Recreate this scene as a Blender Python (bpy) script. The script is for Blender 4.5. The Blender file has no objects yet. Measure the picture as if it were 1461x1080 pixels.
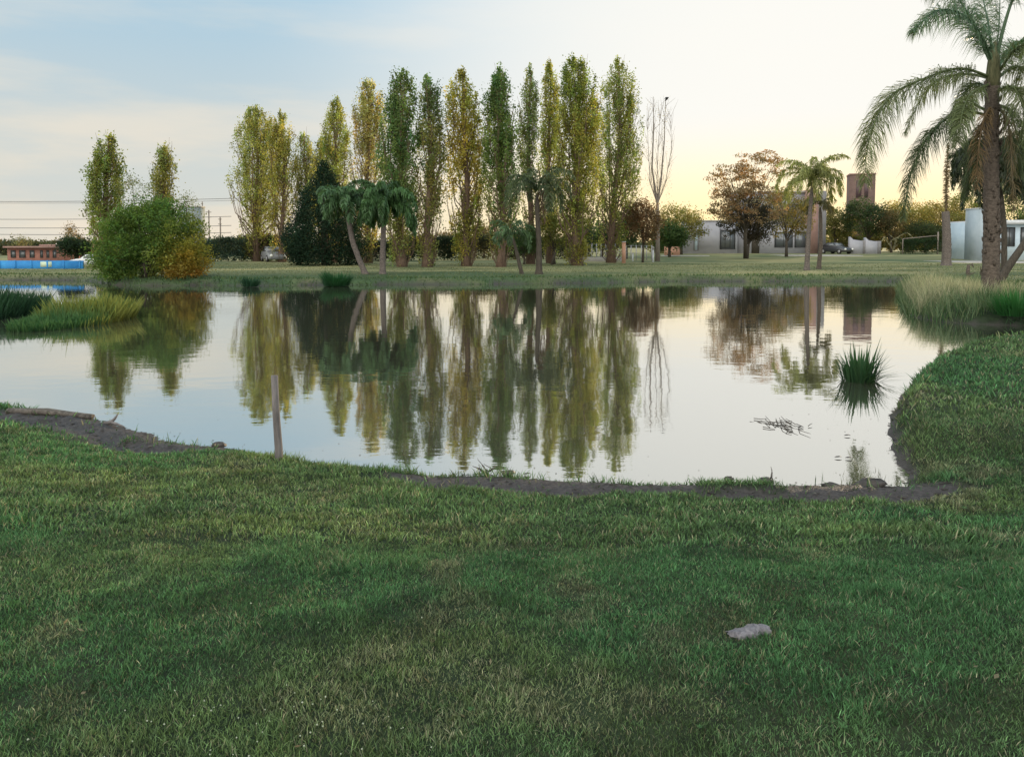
import bpy, math, random
import numpy as np
from mathutils import Vector, Matrix

PI = math.pi
SC = bpy.context.scene
COL = SC.collection
rng = np.random.default_rng(7)
random.seed(7)

# ------------------------------------------------------------------ camera
CAM_Z = 2.0                      # above the water (z = 0)
F = 1080.0                       # focal length in photo pixels (photo is 1461 wide)
PITCH = math.atan(60 / 1080)
YC = 350 + 60                    # photo row of the optical axis (the lens is shifted)
cam = bpy.data.cameras.new('camera')
cam.sensor_width = 36
cam.lens = F / 1461 * 36
cam.shift_y = -(540 - YC) / 1461
cam.clip_start = 0.05
cam.clip_end = 6000
cam_o = bpy.data.objects.new('camera', cam)
COL.objects.link(cam_o)
cam_o.location = (0, 0, CAM_Z)
cam_o.rotation_euler = (PI / 2 - PITCH, 0, 0)
SC.camera = cam_o

# ------------------------------------------------------------------ sky and sun
SUN_AZ = math.radians(33.5)        # to the right of the view axis (+Y)
SUN_EL = math.radians(5.5)
world = bpy.data.worlds.new('World')
SC.world = world
world.use_nodes = True
wt = world.node_tree
wt.nodes.clear()
WN = wt.nodes.new
WL = wt.links.new
w_out = WN('ShaderNodeOutputWorld')
w_bg = WN('ShaderNodeBackground')
w_bg.inputs['Strength'].default_value = 0.13
sky = WN('ShaderNodeTexSky')
sky.sky_type = 'NISHITA'
sky.sun_disc = False
sky.sun_elevation = SUN_EL
sky.sun_rotation = SUN_AZ
sky.air_density = 1.0
sky.dust_density = 1.5
sky.ozone_density = 1.6
tc = WN('ShaderNodeTexCoord')
# thin high cloud veil: whitens the sky towards the horizon and round the sun
sep = WN('ShaderNodeSeparateXYZ'); WL(tc.outputs['Generated'], sep.inputs[0])
veil = WN('ShaderNodeMapRange'); veil.interpolation_type = 'SMOOTHSTEP'
veil.inputs['From Min'].default_value = 0.42; veil.inputs['From Max'].default_value = -0.02
WL(sep.outputs['Z'], veil.inputs['Value'])
dotn = WN('ShaderNodeVectorMath'); dotn.operation = 'DOT_PRODUCT'
WL(tc.outputs['Generated'], dotn.inputs[0])
dotn.inputs[1].default_value = (math.sin(.46) * math.cos(.2), math.cos(.46) * math.cos(.2), math.sin(.2))
glow = WN('ShaderNodeMapRange'); glow.interpolation_type = 'SMOOTHSTEP'
glow.inputs['From Min'].default_value = 0.66; glow.inputs['From Max'].default_value = 1.0
WL(dotn.outputs['Value'], glow.inputs['Value'])
# streaky cloud noise
mp = WN('ShaderNodeMapping'); mp.inputs['Scale'].default_value = (1.6, 1.6, 9.0)
mp.inputs['Rotation'].default_value = (0.12, -0.10, 0)
WL(tc.outputs['Generated'], mp.inputs[0])
cn = WN('ShaderNodeTexNoise'); cn.inputs['Scale'].default_value = 1.7; cn.inputs['Detail'].default_value = 6
cn.inputs['Roughness'].default_value = 0.55
WL(mp.outputs[0], cn.inputs['Vector'])
cr = WN('ShaderNodeMapRange'); cr.interpolation_type = 'SMOOTHSTEP'
cr.inputs['From Min'].default_value = 0.40; cr.inputs['From Max'].default_value = 0.72
WL(cn.outputs['Fac'], cr.inputs['Value'])
def wmath(op, a, b=None, c=None, clamp=False):
    n = WN('ShaderNodeMath'); n.operation = op; n.use_clamp = clamp
    for i, v in enumerate((a, b, c)):
        if v is None: continue
        if isinstance(v, (int, float)): n.inputs[i].default_value = v
        else: WL(v, n.inputs[i])
    return n.outputs[0]
def wmix(fac, a, b, mode='MIX'):
    n = WN('ShaderNodeMix'); n.data_type = 'RGBA'; n.blend_type = mode
    if isinstance(fac, (int, float)): n.inputs[0].default_value = fac
    else: WL(fac, n.inputs[0])
    for i, v in ((6, a), (7, b)):
        if isinstance(v, tuple): n.inputs[i].default_value = v + (1,)
        else: WL(v, n.inputs[i])
    return n.outputs[2]
K = 1 / 0.13
# compress Nishita's range, keep its hues
c1 = wmix(0.88, sky.outputs[0], (0.36 * K, 0.63 * K, 0.84 * K))
vf = wmath('MULTIPLY', veil.outputs[0], wmath('ADD', wmath('MULTIPLY', cr.outputs[0], 0.35), 0.62), clamp=True)
c2 = wmix(vf, c1, (0.90 * K, 0.76 * K, 0.56 * K))
cf = wmath('MULTIPLY', wmath('MULTIPLY', cr.outputs[0], 0.38), wmath('SUBTRACT', 1.0, wmath('MULTIPLY', sep.outputs['Z'], 1.3), clamp=True), clamp=True)
c3 = wmix(cf, c2, (0.90 * K, 0.84 * K, 0.74 * K))
gf = wmath('POWER', glow.outputs[0], 1.5)
lowv = WN('ShaderNodeMapRange'); lowv.interpolation_type = 'SMOOTHSTEP'
lowv.inputs['From Min'].default_value = 0.17; lowv.inputs['From Max'].default_value = 0.0
WL(sep.outputs['Z'], lowv.inputs['Value'])
gcol = wmix(lowv.outputs[0], (1.00 * K, 0.98 * K, 0.92 * K), (1.40 * K, 1.06 * K, 0.50 * K))
c4 = wmix(wmath('MULTIPLY', gf, 0.97, clamp=True), c3, gcol)
# sky opposite the sunset and overhead, brightened as added fill for near sides
back = WN('ShaderNodeMapRange'); back.interpolation_type = 'SMOOTHSTEP'
back.inputs['From Min'].default_value = 0.42; back.inputs['From Max'].default_value = -0.5
WL(dotn.outputs['Value'], back.inputs['Value'])
c5 = wmix(back.outputs[0], c4, (2.40 * K, 2.35 * K, 2.20 * K))
WL(c5, w_bg.inputs['Color'])
WL(w_bg.outputs[0], w_out.inputs[0])

sun = bpy.data.lights.new('sun', 'SUN')
sun.energy = 5.0
sun.angle = math.radians(0.6)
sun.color = (1.0, 0.76, 0.47)
sun_o = bpy.data.objects.new('sun', sun)
COL.objects.link(sun_o)
sdir = Vector((math.sin(SUN_AZ) * math.cos(SUN_EL), math.cos(SUN_AZ) * math.cos(SUN_EL), math.sin(SUN_EL)))
sun_o.rotation_euler = sdir.to_track_quat('Z', 'Y').to_euler()
sun_o.location = (60, 100, 60)

SC.view_settings.view_transform = 'Standard'
SC.view_settings.look = 'None'
SC.view_settings.exposure = 0.0
SC.view_settings.gamma = 1.0
SC.render.engine = 'CYCLES'
SC.cycles.max_bounces = 6
SC.cycles.diffuse_bounces = 3
SC.cycles.glossy_bounces = 3
SC.cycles.transmission_bounces = 4
SC.cycles.transparent_max_bounces = 8
SC.cycles.sample_clamp_indirect = 6
SC.cycles.use_denoising = True
SC.cycles.caustics_reflective = False
SC.cycles.caustics_refractive = False

# ------------------------------------------------------------------ pixel helpers (photo pixels -> metres)
def ray(px, py):
    x, u = px - 730.5, YC - py
    cp, sp = math.cos(PITCH), math.sin(PITCH)
    return np.array([x, F * cp + u * sp, -F * sp + u * cp])
def onz(px, py, z=0.0):
    d = ray(px, py)
    t = (z - CAM_Z) / d[2]
    return np.array([d[0] * t, d[1] * t, z])
def at(px, py, Y):
    d = ray(px, py)
    t = Y / d[1]
    return np.array([d[0] * t, Y, CAM_Z + d[2] * t])

# ------------------------------------------------------------------ noise
def _hash(ix, iy, s):
    n = (ix.astype(np.int64) * 374761393 + iy.astype(np.int64) * 668265263 + s * 982451653) & 0x7fffffff
    n = ((n ^ (n >> 13)) * 1274126177) & 0x7fffffff
    return ((n ^ (n >> 16)) & 0xffff) / 65535.0
def vnoise(x, y, s=0):
    x = np.asarray(x, float); y = np.asarray(y, float)
    ix, iy = np.floor(x), np.floor(y)
    fx, fy = x - ix, y - iy
    fx = fx * fx * (3 - 2 * fx); fy = fy * fy * (3 - 2 * fy)
    a = _hash(ix, iy, s); b = _hash(ix + 1, iy, s); c = _hash(ix, iy + 1, s); d = _hash(ix + 1, iy + 1, s)
    return (a * (1 - fx) + b * fx) * (1 - fy) + (c * (1 - fx) + d * fx) * fy
def fbm(x, y, s=0, o=4):
    v = 0; a = 0.5; t = 0
    for i in range(o):
        v = v + a * vnoise(x * 2 ** i + 17.3 * i, y * 2 ** i - 9.1 * i, s + i); t += a; a *= 0.55
    return v / t
def sst(a, b, x):
    t = np.clip((x - a) / (b - a), 0, 1)
    return t * t * (3 - 2 * t)

# ------------------------------------------------------------------ pond outline and ground height
POND_PX = [(-420, 548), (-200, 560), (-60, 570), (0, 577), (60, 591), (130, 598), (190, 613), (250, 631), (320, 640), (400, 655),
           (470, 667), (560, 674), (620, 680), (690, 677), (760, 681), (850, 688), (950, 693), (1050, 693), (1130, 691),
           (1200, 693), (1250, 694), (1286, 691), (1290, 676), (1278, 650), (1270, 620), (1269, 592), (1282, 566),
           (1312, 539), (1354, 517), (1410, 502), (1480, 493), (1620, 490), (1900, 492),
           (1900, 466), (1620, 467), (1461, 466), (1390, 463), (1335, 459), (1296, 452), (1287, 437), (1284, 420), (1284, 402),
           (1180, 401.5), (1080, 402), (960, 401.5), (860, 404), (760, 405), (640, 406), (560, 406), (470, 407), (360, 408), (290, 407),
           (262, 407.5), (215, 408), (165, 407), (138, 403), (120, 400.5), (40, 400), (-60, 400), (-240, 402), (-460, 407)]
POND = np.array([onz(x, y)[:2] for x, y in POND_PX])
def subdiv_poly(P, step, amp):
    out = []
    n = len(P)
    for i in range(n):
        a, b = P[i], P[(i + 1) % n]
        L = np.linalg.norm(b - a)
        k = max(1, int(min(L / step, 60)))
        nrm = np.array([-(b - a)[1], (b - a)[0]]) / max(L, 1e-6)
        for j in range(k):
            p = a + (b - a) * j / k
            sc = 1.0 if p[1] < 16 else 2.5
            w = (fbm(p[0] * 1.7 / sc, p[1] * 1.7 / sc, 5) - .5) * amp * sc
            out.append(p + nrm * w)
    return np.array(out)
POND = subdiv_poly(POND, 0.25, 0.22)
def pond_sd(x, y):
    """signed distance to the pond edge, positive on land"""
    x = np.asarray(x, float).ravel(); y = np.asarray(y, float).ravel()
    A = POND; B = np.roll(POND, -1, axis=0)
    best = np.full(x.shape, 1e18); inside = np.zeros(x.shape, bool)
    for (ax, ay), (bx, by) in zip(A, B):
        dx, dy = bx - ax, by - ay
        t = np.clip(((x - ax) * dx + (y - ay) * dy) / (dx * dx + dy * dy + 1e-12), 0, 1)
        d = (x - ax - t * dx) ** 2 + (y - ay - t * dy) ** 2
        np.minimum(best, d, out=best)
        c = ((ay > y) != (by > y))
        if dy != 0:
            inside ^= c & (x < (y - ay) * dx / dy + ax)
    d = np.sqrt(best)
    return np.where(inside, -d, d)
def mud_amount(x, y, d):
    """bare mud along parts of the near shore"""
    a = np.zeros_like(x)
    for (px, py, rx, ry) in ((770, 690, 1.1, .40), (660, 681, .8, .28), (1235, 693, .85, .40), (1296, 688, .28, .4), (900, 695, .7, .22),
                             (100, 612, 2.3, .75), (20, 600, 2.0, .7), (215, 632, 1.0, .34), (1130, 702, 1.0, .22)):
        c = onz(px, py, .1)
        q = ((x - c[0]) / rx) ** 2 + ((y - c[1]) / ry) ** 2
        a = np.maximum(a, 1 - sst(.5, 1.3, q + (fbm(x * 5, y * 5, 31) - .5) * 1.6 + (fbm(x * 16, y * 16, 35) - .5) * 1.0))
    edge = 1 - sst(0.02, 0.16, d + (fbm(x * 6, y * 6, 33) - .5) * .2)
    return np.clip(np.maximum(a * (1 - sst(.5, 1.1, d)), edge), 0, 1)
def ground_z(x, y, d=None):
    x = np.asarray(x, float); y = np.asarray(y, float)
    sh = x.shape
    if d is None: d = pond_sd(x, y)
    x = x.ravel(); y = y.ravel(); d = np.asarray(d).ravel()
    steep = sst(2.7, 3.3, x - (y - 7) * .05) * sst(6.4, 7.1, y) * (1 - sst(16, 18, y))
    low = .10 * sst(0, .35, d) + .30 * sst(.1, 3.6, d)
    bank = .34 * sst(0, .30, d) + .08 * sst(.2, 3, d)
    far = .30 * sst(0, .6, d) + .12 * sst(.5, 5, d) + .55 * sst(62, 112, y) * sst(-20, 25, x) - 2.2 * sst(60, 100, y) * sst(-34, -56, x)
    f = sst(15, 18, y)
    z = (low * (1 - steep) + bank * steep) * (1 - f) + far * f
    z = np.where(d < 0, np.maximum(-.7, d * .45), z)
    amp = sst(0, .8, d)
    z = z + (fbm(x * .7, y * .7, 2) - .5) * .10 * amp * (1 - f * .5) + (fbm(x * 4, y * 4, 3, 3) - .5) * .035 * sst(.0, .2, d) * (1 - f)
    m = mud_amount(x, y, d)
    z = z - m * .07 * sst(.1, .5, d) * (1 - f)
    z = z + m * (fbm(x * 14, y * 14, 8, 3) - .55) * .05 * sst(.0, .05, d) * (1 - f)
    return z.reshape(sh)
def gz(x, y):
    return float(ground_z(np.array([x]), np.array([y]))[0])
def ground_pt(px, py):
    """the point of the ground seen at photo pixel (px, py)"""
    z = .4
    for _ in range(12):
        p = onz(px, py, z); z = .5 * z + .5 * gz(p[0], p[1])
    return np.array([p[0], p[1], gz(p[0], p[1])])

# ------------------------------------------------------------------ materials
def mat_new(name):
    m = bpy.data.materials.new(name); m.use_nodes = True
    m.node_tree.nodes.clear()
    return m, m.node_tree.nodes.new, m.node_tree.links.new
def ramp(N, stops):
    r = N('ShaderNodeValToRGB')
    e = r.color_ramp.elements
    while len(e) < len(stops): e.new(.5)
    for el, (p, c) in zip(e, stops):
        el.position = p; el.color = tuple(c) + (1,)
    return r
def mat_rough(name, c1, c2, scale=6, rough=.85, bump=.3, bdist=.02, detail=6, spec=.3, stretch=(1, 1, 1), metal=0):
    m, N, L = mat_new(name)
    o = N('ShaderNodeOutputMaterial'); b = N('ShaderNodeBsdfPrincipled')
    t = N('ShaderNodeTexCoord'); mp = N('ShaderNodeMapping'); mp.inputs['Scale'].default_value = stretch
    n = N('ShaderNodeTexNoise'); n.inputs['Scale'].default_value = scale; n.inputs['Detail'].default_value = detail
    n.inputs['Roughness'].default_value = .65
    r = ramp(N, [(.3, c1), (.7, c2)])
    L(t.outputs['Object'], mp.inputs[0]); L(mp.outputs[0], n.inputs['Vector']); L(n.outputs['Fac'], r.inputs[0])
    L(r.outputs[0], b.inputs['Base Color'])
    b.inputs['Roughness'].default_value = rough; b.inputs['Specular IOR Level'].default_value = spec; b.inputs['Metallic'].default_value = metal
    if bump:
        bp = N('ShaderNodeBump'); bp.inputs['Strength'].default_value = bump; bp.inputs['Distance'].default_value = bdist
        L(n.outputs['Fac'], bp.inputs['Height']); L(bp.outputs[0], b.inputs['Normal'])
    L(b.outputs[0], o.inputs[0])
    return m
def mat_leaf(name, trans=.4, rough=.55, spec=.25):
    """leaf colour comes from the mesh attribute col (each leaf its own)"""
    m, N, L = mat_new(name)
    o = N('ShaderNodeOutputMaterial'); b = N('ShaderNodeBsdfPrincipled'); tr = N('ShaderNodeBsdfTranslucent'); mx = N('ShaderNodeMixShader')
    a = N('ShaderNodeAttribute'); a.attribute_name = 'col'
    h = N('ShaderNodeMix'); h.data_type = 'RGBA'; h.blend_type = 'MULTIPLY'; h.inputs[0].default_value = 1
    h.inputs[7].default_value = (1.35, 1.25, .7, 1)
    L(a.outputs['Color'], b.inputs['Base Color']); L(a.outputs['Color'], h.inputs[6]); L(h.outputs[2], tr.inputs['Color'])
    b.inputs['Roughness'].default_value = rough; b.inputs['Specular IOR Level'].default_value = spec
    mx.inputs[0].default_value = trans
    L(b.outputs[0], mx.inputs[1]); L(tr.outputs[0], mx.inputs[2]); L(mx.outputs[0], o.inputs[0])
    return m
def mat_bark(name, c1, c2, ring=0):
    m, N, L = mat_new(name)
    o = N('ShaderNodeOutputMaterial'); b = N('ShaderNodeBsdfPrincipled')
    t = N('ShaderNodeTexCoord'); mp = N('ShaderNodeMapping')
    mp.inputs['Scale'].default_value = (9, 9, 1.6) if not ring else (5, 5, 9)
    n = N('ShaderNodeTexNoise'); n.inputs['Scale'].default_value = 2.2; n.inputs['Detail'].default_value = 7; n.inputs['Roughness'].default_value = .7
    r = ramp(N, [(.32, c1), (.68, c2)])
    L(t.outputs['Object'], mp.inputs[0]); L(mp.outputs[0], n.inputs['Vector']); L(n.outputs['Fac'], r.inputs[0]); L(r.outputs[0], b.inputs['Base Color'])
    bp = N('ShaderNodeBump'); bp.inputs['Strength'].default_value = .7; bp.inputs['Distance'].default_value = .03
    L(n.outputs['Fac'], bp.inputs['Height']); L(bp.outputs[0], b.inputs['Normal'])
    b.inputs['Roughness'].default_value = .9; b.inputs['Specular IOR Level'].default_value = .2
    L(b.outputs[0], o.inputs[0])
    return m
def mat_brick(name, c1, c2, mortar, scale=4.0):
    m, N, L = mat_new(name)
    o = N('ShaderNodeOutputMaterial'); b = N('ShaderNodeBsdfPrincipled'); t = N('ShaderNodeTexCoord')
    mp = N('ShaderNodeMapping'); mp.inputs['Rotation'].default_value = (PI / 2, 0, 0)
    k = N('ShaderNodeTexBrick'); k.inputs['Scale'].default_value = scale
    k.inputs['Color1'].default_value = c1 + (1,); k.inputs['Color2'].default_value = c2 + (1,); k.inputs['Mortar'].default_value = mortar + (1,)
    n = N('ShaderNodeTexNoise'); n.inputs['Scale'].default_value = .8; n.inputs['Detail'].default_value = 5
    r = ramp(N, [(.3, (.7, .7, .7)), (.7, (1.1, 1.1, 1.1))])
    x = N('ShaderNodeMix'); x.data_type = 'RGBA'; x.blend_type = 'MULTIPLY'; x.inputs[0].default_value = 1
    L(t.outputs['Object'], mp.inputs[0]); L(mp.outputs[0], k.inputs['Vector']); L(t.outputs['Object'], n.inputs['Vector']); L(n.outputs['Fac'], r.inputs[0])
    L(k.outputs['Color'], x.inputs[6]); L(r.outputs[0], x.inputs[7]); L(x.outputs[2], b.inputs['Base Color'])
    b.inputs['Roughness'].default_value = .85
    L(b.outputs[0], o.inputs[0])
    return m
def mat_glass(name, c=(.10, .11, .12), rough=.08):
    m, N, L = mat_new(name)
    o = N('ShaderNodeOutputMaterial'); b = N('ShaderNodeBsdfPrincipled')
    b.inputs['Base Color'].default_value = c + (1,); b.inputs['Roughness'].default_value = rough; b.inputs['Specular IOR Level'].default_value = .8
    L(b.outputs[0], o.inputs[0])
    return m

M = {}
M['leaf'] = mat_leaf('leaf', .58)
M['needle'] = mat_leaf('needle', .12, .7, .1)
M['frond'] = mat_leaf('palm_leaf', .3, .45, .35)
M['grass'] = mat_leaf('grass_blade', .3, .6, .2)
M['poplar_bark'] = mat_bark('poplar_bark', (.085, .058, .042), (.21, .145, .105))
M['grey_bark'] = mat_bark('grey_bark', (.12, .10, .085), (.30, .26, .22))
M['dark_bark'] = mat_bark('dark_bark', (.035, .03, .025), (.10, .085, .065))
M['palm_bark'] = mat_bark('palm_bark', (.045, .037, .030), (.155, .125, .10), 1)
M['grey_palm_bark'] = mat_bark('grey_palm_bark', (.06, .05, .045), (.20, .17, .15), 1)
M['crownshaft'] = mat_bark('palm_crownshaft', (.05, .06, .03), (.16, .15, .08))
M['drift'] = mat_bark('driftwood', (.05, .042, .037), (.17, .15, .13))
M['post'] = mat_bark('weathered_post', (.09, .083, .08), (.22, .20, .195))
M['stucco'] = mat_rough('pale_stucco', (.29, .29, .32), (.36, .36, .385), .6, .9, .15)
M['stucco_dark'] = mat_rough('grey_stucco', (.17, .165, .165), (.23, .22, .22), 1.5, .9, .15)
M['white_paint'] = mat_rough('white_paint', (.50, .52, .54), (.60, .61, .62), 2, .7, .05)
M['blue_white'] = mat_rough('blue_white_paint', (.42, .52, .60), (.52, .61, .67), 1.5, .75, .05)
M['blue_shaded'] = mat_rough('blue_shaded_paint', (.30, .36, .40), (.36, .42, .46), 1.5, .8, .05)  # darker blue: shade of the side face put into the colour
M['frame_dark'] = mat_rough('dark_frame', (.03, .03, .03), (.05, .05, .05), 8, .5, 0)
M['glass'] = mat_glass('window_glass')
M['tower_recess'] = mat_rough('tower_recess', (.07, .045, .05), (.10, .065, .07), 2, .6, 0)
M['brick'] = mat_brick('red_brick', (.30, .10, .065), (.22, .075, .05), (.25, .21, .18), 3)
M['tower_brick'] = mat_brick('tower_brick', (.145, .085, .07), (.115, .068, .057), (.16, .12, .10), 2)
M['terracotta'] = mat_rough('terracotta_render', (.24, .15, .13), (.32, .20, .17), 2, .9, .1)
M['concrete'] = mat_rough('concrete', (.28, .27, .25), (.42, .40, .37), 1.2, .9, .25)
M['grey_panel'] = mat_rough('grey_panel', (.17, .20, .20), (.25, .28, .28), .8, .8, .1)
M['blue_paint'] = mat_rough('blue_paint', (.02, .16, .42), (.04, .26, .55), 1.6, .7, .1)
M['pale_paint'] = mat_rough('pale_paint', (.40, .55, .45), (.62, .66, .46), 3, .8, .1)
M['metal'] = mat_rough('galvanised_metal', (.25, .25, .26), (.40, .40, .41), 6, .5, 0, metal=.4)
M['cable'] = mat_rough('cable', (.12, .11, .11), (.18, .17, .17), 6, .6, 0)
M['car_dark'] = mat_rough('dark_car_paint', (.03, .032, .036), (.04, .042, .046), 3, .25, 0, spec=.6)
M['car_grey'] = mat_rough('grey_car_paint', (.15, .155, .165), (.19, .20, .21), 3, .35, 0, spec=.5)
M['car_white'] = mat_rough('white_car_paint', (.62, .63, .64), (.70, .70, .70), 3, .3, 0, spec=.6)
M['tyre'] = mat_rough('tyre_rubber', (.02, .02, .02), (.035, .035, .035), 20, .9, 0)
M['lamp_glass'] = mat_glass('headlight_glass', (.75, .75, .72), .1)
M['stone'] = mat_rough('grey_stone', (.07, .066, .075), (.24, .225, .24), 55, .9, .8, .006)
M['bird'] = mat_rough('dark_feathers', (.015, .014, .014), (.045, .042, .04), 20, .7, .2, .005)
M['flower'] = mat_rough('clover_white', (.28, .32, .22), (.42, .45, .34), 60, .8, 0)
M['orange_post'] = mat_rough('orange_brick_render', (.36, .20, .13), (.44, .26, .18), 5, .9, .2)
M['clod'] = mat_rough('wet_mud', (.03, .026, .024), (.09, .078, .07), 18, .55, .6, .02)

# ------------------------------------------------------------------ mesh builder
class MB:
    def __init__(s):
        s.v = []; s.c = []; s.f = {3: [], 4: []}; s.fm = {3: [], 4: []}; s.n = 0
    def add(s, v, faces, col=(.5, .5, .5), mi=0):
        v = np.asarray(v, float).reshape(-1, 3)
        c = np.asarray(col, float)
        if c.ndim == 1: c = np.tile(c, (len(v), 1))
        s.v.append(v); s.c.append(c)
        f = np.asarray(faces, np.int64)
        s.f[f.shape[1]].append(f + s.n); s.fm[f.shape[1]].append(np.full(len(f), mi))
        s.n += len(v)
    def mixed(s, v, faces, col=(.5, .5, .5), mi=0):
        """faces of 3 or 4 (larger ones fanned)"""
        v = np.asarray(v, float).reshape(-1, 3)
        s.v.append(v); s.c.append(np.tile(np.asarray(col, float), (len(v), 1)))
        for f in faces:
            if len(f) in (3, 4):
                s.f[len(f)].append(np.array([f]) + s.n); s.fm[len(f)].append(np.array([mi]))
            else:
                for i in range(1, len(f) - 1):
                    s.f[3].append(np.array([[f[0], f[i], f[i + 1]]]) + s.n); s.fm[3].append(np.array([mi]))
        s.n += len(v)
    def box(s, lo, hi, mi=0, R=None, o=None, bevel=0):
        x0, y0, z0 = lo; x1, y1, z1 = hi
        v = np.array([[x0, y0, z0], [x1, y0, z0], [x1, y1, z0], [x0, y1, z0], [x0, y0, z1], [x1, y0, z1], [x1, y1, z1], [x0, y1, z1]], float)
        if R is not None:
            c = np.array(o); ca, sa = math.cos(R), math.sin(R)
            d = v - c
            v = np.stack([c[0] + d[:, 0] * ca - d[:, 1] * sa, c[1] + d[:, 0] * sa + d[:, 1] * ca, v[:, 2]], 1)
        s.add(v, [[0, 3, 2, 1], [4, 5, 6, 7], [0, 1, 5, 4], [1, 2, 6, 5], [2, 3, 7, 6], [3, 0, 4, 7]], mi=mi)
    def tube(s, pts, radii, n=7, col=(.5, .5, .5), mi=0, cap=True, jitter=0, flat=None):
        P = np.asarray(pts, float); k = len(P)
        r = np.broadcast_to(np.asarray(radii, float), (k,)).copy()
        T = np.gradient(P, axis=0); T /= np.linalg.norm(T, axis=1)[:, None] + 1e-9
        up = np.array([0, 0, 1.]) if abs(T[0][2]) < .9 else np.array([1., 0, 0])
        a = np.arange(n) * 2 * PI / n
        A = np.cross(T, up); A /= np.linalg.norm(A, axis=1)[:, None] + 1e-9
        B = np.cross(T, A)
        rr = r[:, None] * np.ones((1, n))
        if jitter: rr = rr * (1 + rng.uniform(-jitter, jitter, rr.shape))
        bf = 1.0 if flat is None else flat
        V = P[:, None, :] + rr[..., None] * (np.cos(a)[None, :, None] * A[:, None, :] + bf * np.sin(a)[None, :, None] * B[:, None, :])
        V = V.reshape(-1, 3)
        i = np.arange(k - 1)[:, None] * n; j = np.arange(n)[None, :]; j2 = (j + 1) % n
        Q = np.stack([i + j, i + j2, i + n + j2, i + n + j], -1).reshape(-1, 4)
        s.add(V, Q, col, mi)
        if cap:
            for e, rev in ((0, True), (k - 1, False)):
                base = s.n - len(V) + e * n
                for q in range(1, n - 1):
                    t = [base, base + q, base + q + 1]
                    s.f[3].append(np.array([t[::-1] if rev else t])); s.fm[3].append(np.array([mi]))
    def cards(s, c, u, v, col, mi=0):
        """rhombic leaves: centre c, half axes u, v (N x 3)"""
        N = len(c)
        V = np.stack([c - u, c + v, c + u, c - v], 1).reshape(-1, 3)
        Fq = np.arange(N)[:, None] * 4 + np.array([[0, 1, 2, 3]])
        s.add(V, Fq, np.repeat(col, 4, axis=0), mi)
    def blades(s, base, tip, width, bend, col, coltip=None, mi=0):
        """grass blades: base point, tip point, half-width vector, bend vector"""
        N = len(base)
        mid = base * .5 + tip * .5 + bend
        V = np.stack([base - width, base + width, mid + width * .8, mid - width * .8, tip], 1).reshape(-1, 3)
        i = np.arange(N)[:, None] * 5
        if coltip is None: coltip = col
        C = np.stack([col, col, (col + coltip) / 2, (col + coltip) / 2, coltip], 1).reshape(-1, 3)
        n0 = s.n
        s.add(V, i + np.array([[0, 1, 2, 3]]), C, mi)
        s.f[3].append(i + np.array([[3, 2, 4]]) + n0); s.fm[3].append(np.full(N, mi))
    def build(s, name, mats, parent=None, origin=None, smooth=False):
        V = np.concatenate(s.v) if s.v else np.zeros((0, 3))
        if origin is None:
            origin = np.zeros(3) if parent is None else np.array(parent.location)
        origin = np.asarray(origin, float)
        me = bpy.data.meshes.new(name)
        tri = np.concatenate(s.f[3]) if s.f[3] else np.zeros((0, 3), np.int64)
        quad = np.concatenate(s.f[4]) if s.f[4] else np.zeros((0, 4), np.int64)
        me.vertices.add(len(V)); me.vertices.foreach_set('co', (V - origin).astype(np.float32).ravel())
        nl = len(tri) * 3 + len(quad) * 4
        me.loops.add(nl); me.polygons.add(len(tri) + len(quad))
        me.loops.foreach_set('vertex_index', np.concatenate([quad.ravel(), tri.ravel()]).astype(np.int32))
        st = np.concatenate([np.arange(len(quad)) * 4, len(quad) * 4 + np.arange(len(tri)) * 3]).astype(np.int32)
        me.polygons.foreach_set('loop_start', st)
        mi = np.concatenate(([np.concatenate(s.fm[4])] if s.fm[4] else []) + ([np.concatenate(s.fm[3])] if s.fm[3] else []) + [np.zeros(0, np.int64)])
        if not isinstance(mats, (list, tuple)): mats = [mats]
        for m in mats: me.materials.append(m)
        me.polygons.foreach_set('material_index', mi.astype(np.int32))
        if smooth: me.polygons.foreach_set('use_smooth', np.ones(len(mi), bool))
        me.update(calc_edges=True)
        at_ = me.attributes.new('col', 'FLOAT_COLOR', 'POINT')
        C = np.concatenate(s.c); C = np.concatenate([C, np.ones((len(C), 1))], 1)
        at_.data.foreach_set('color', C.astype(np.float32).ravel())
        o = bpy.data.objects.new(name, me); COL.objects.link(o)
        if parent is not None: o.parent = parent
        else: o.location = origin
        return o

def tag(o, label=None, cat=None, group=None, kind=None):
    if label: o['label'] = label
    if cat: o['category'] = cat
    if group: o['group'] = group
    if kind: o['kind'] = kind
    return o
def thing(name, loc, label, cat, group=None):
    o = bpy.data.objects.new(name, None); COL.objects.link(o)
    o.location = tuple(float(q) for q in loc); o.empty_display_size = .3
    return tag(o, label, cat, group)

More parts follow.
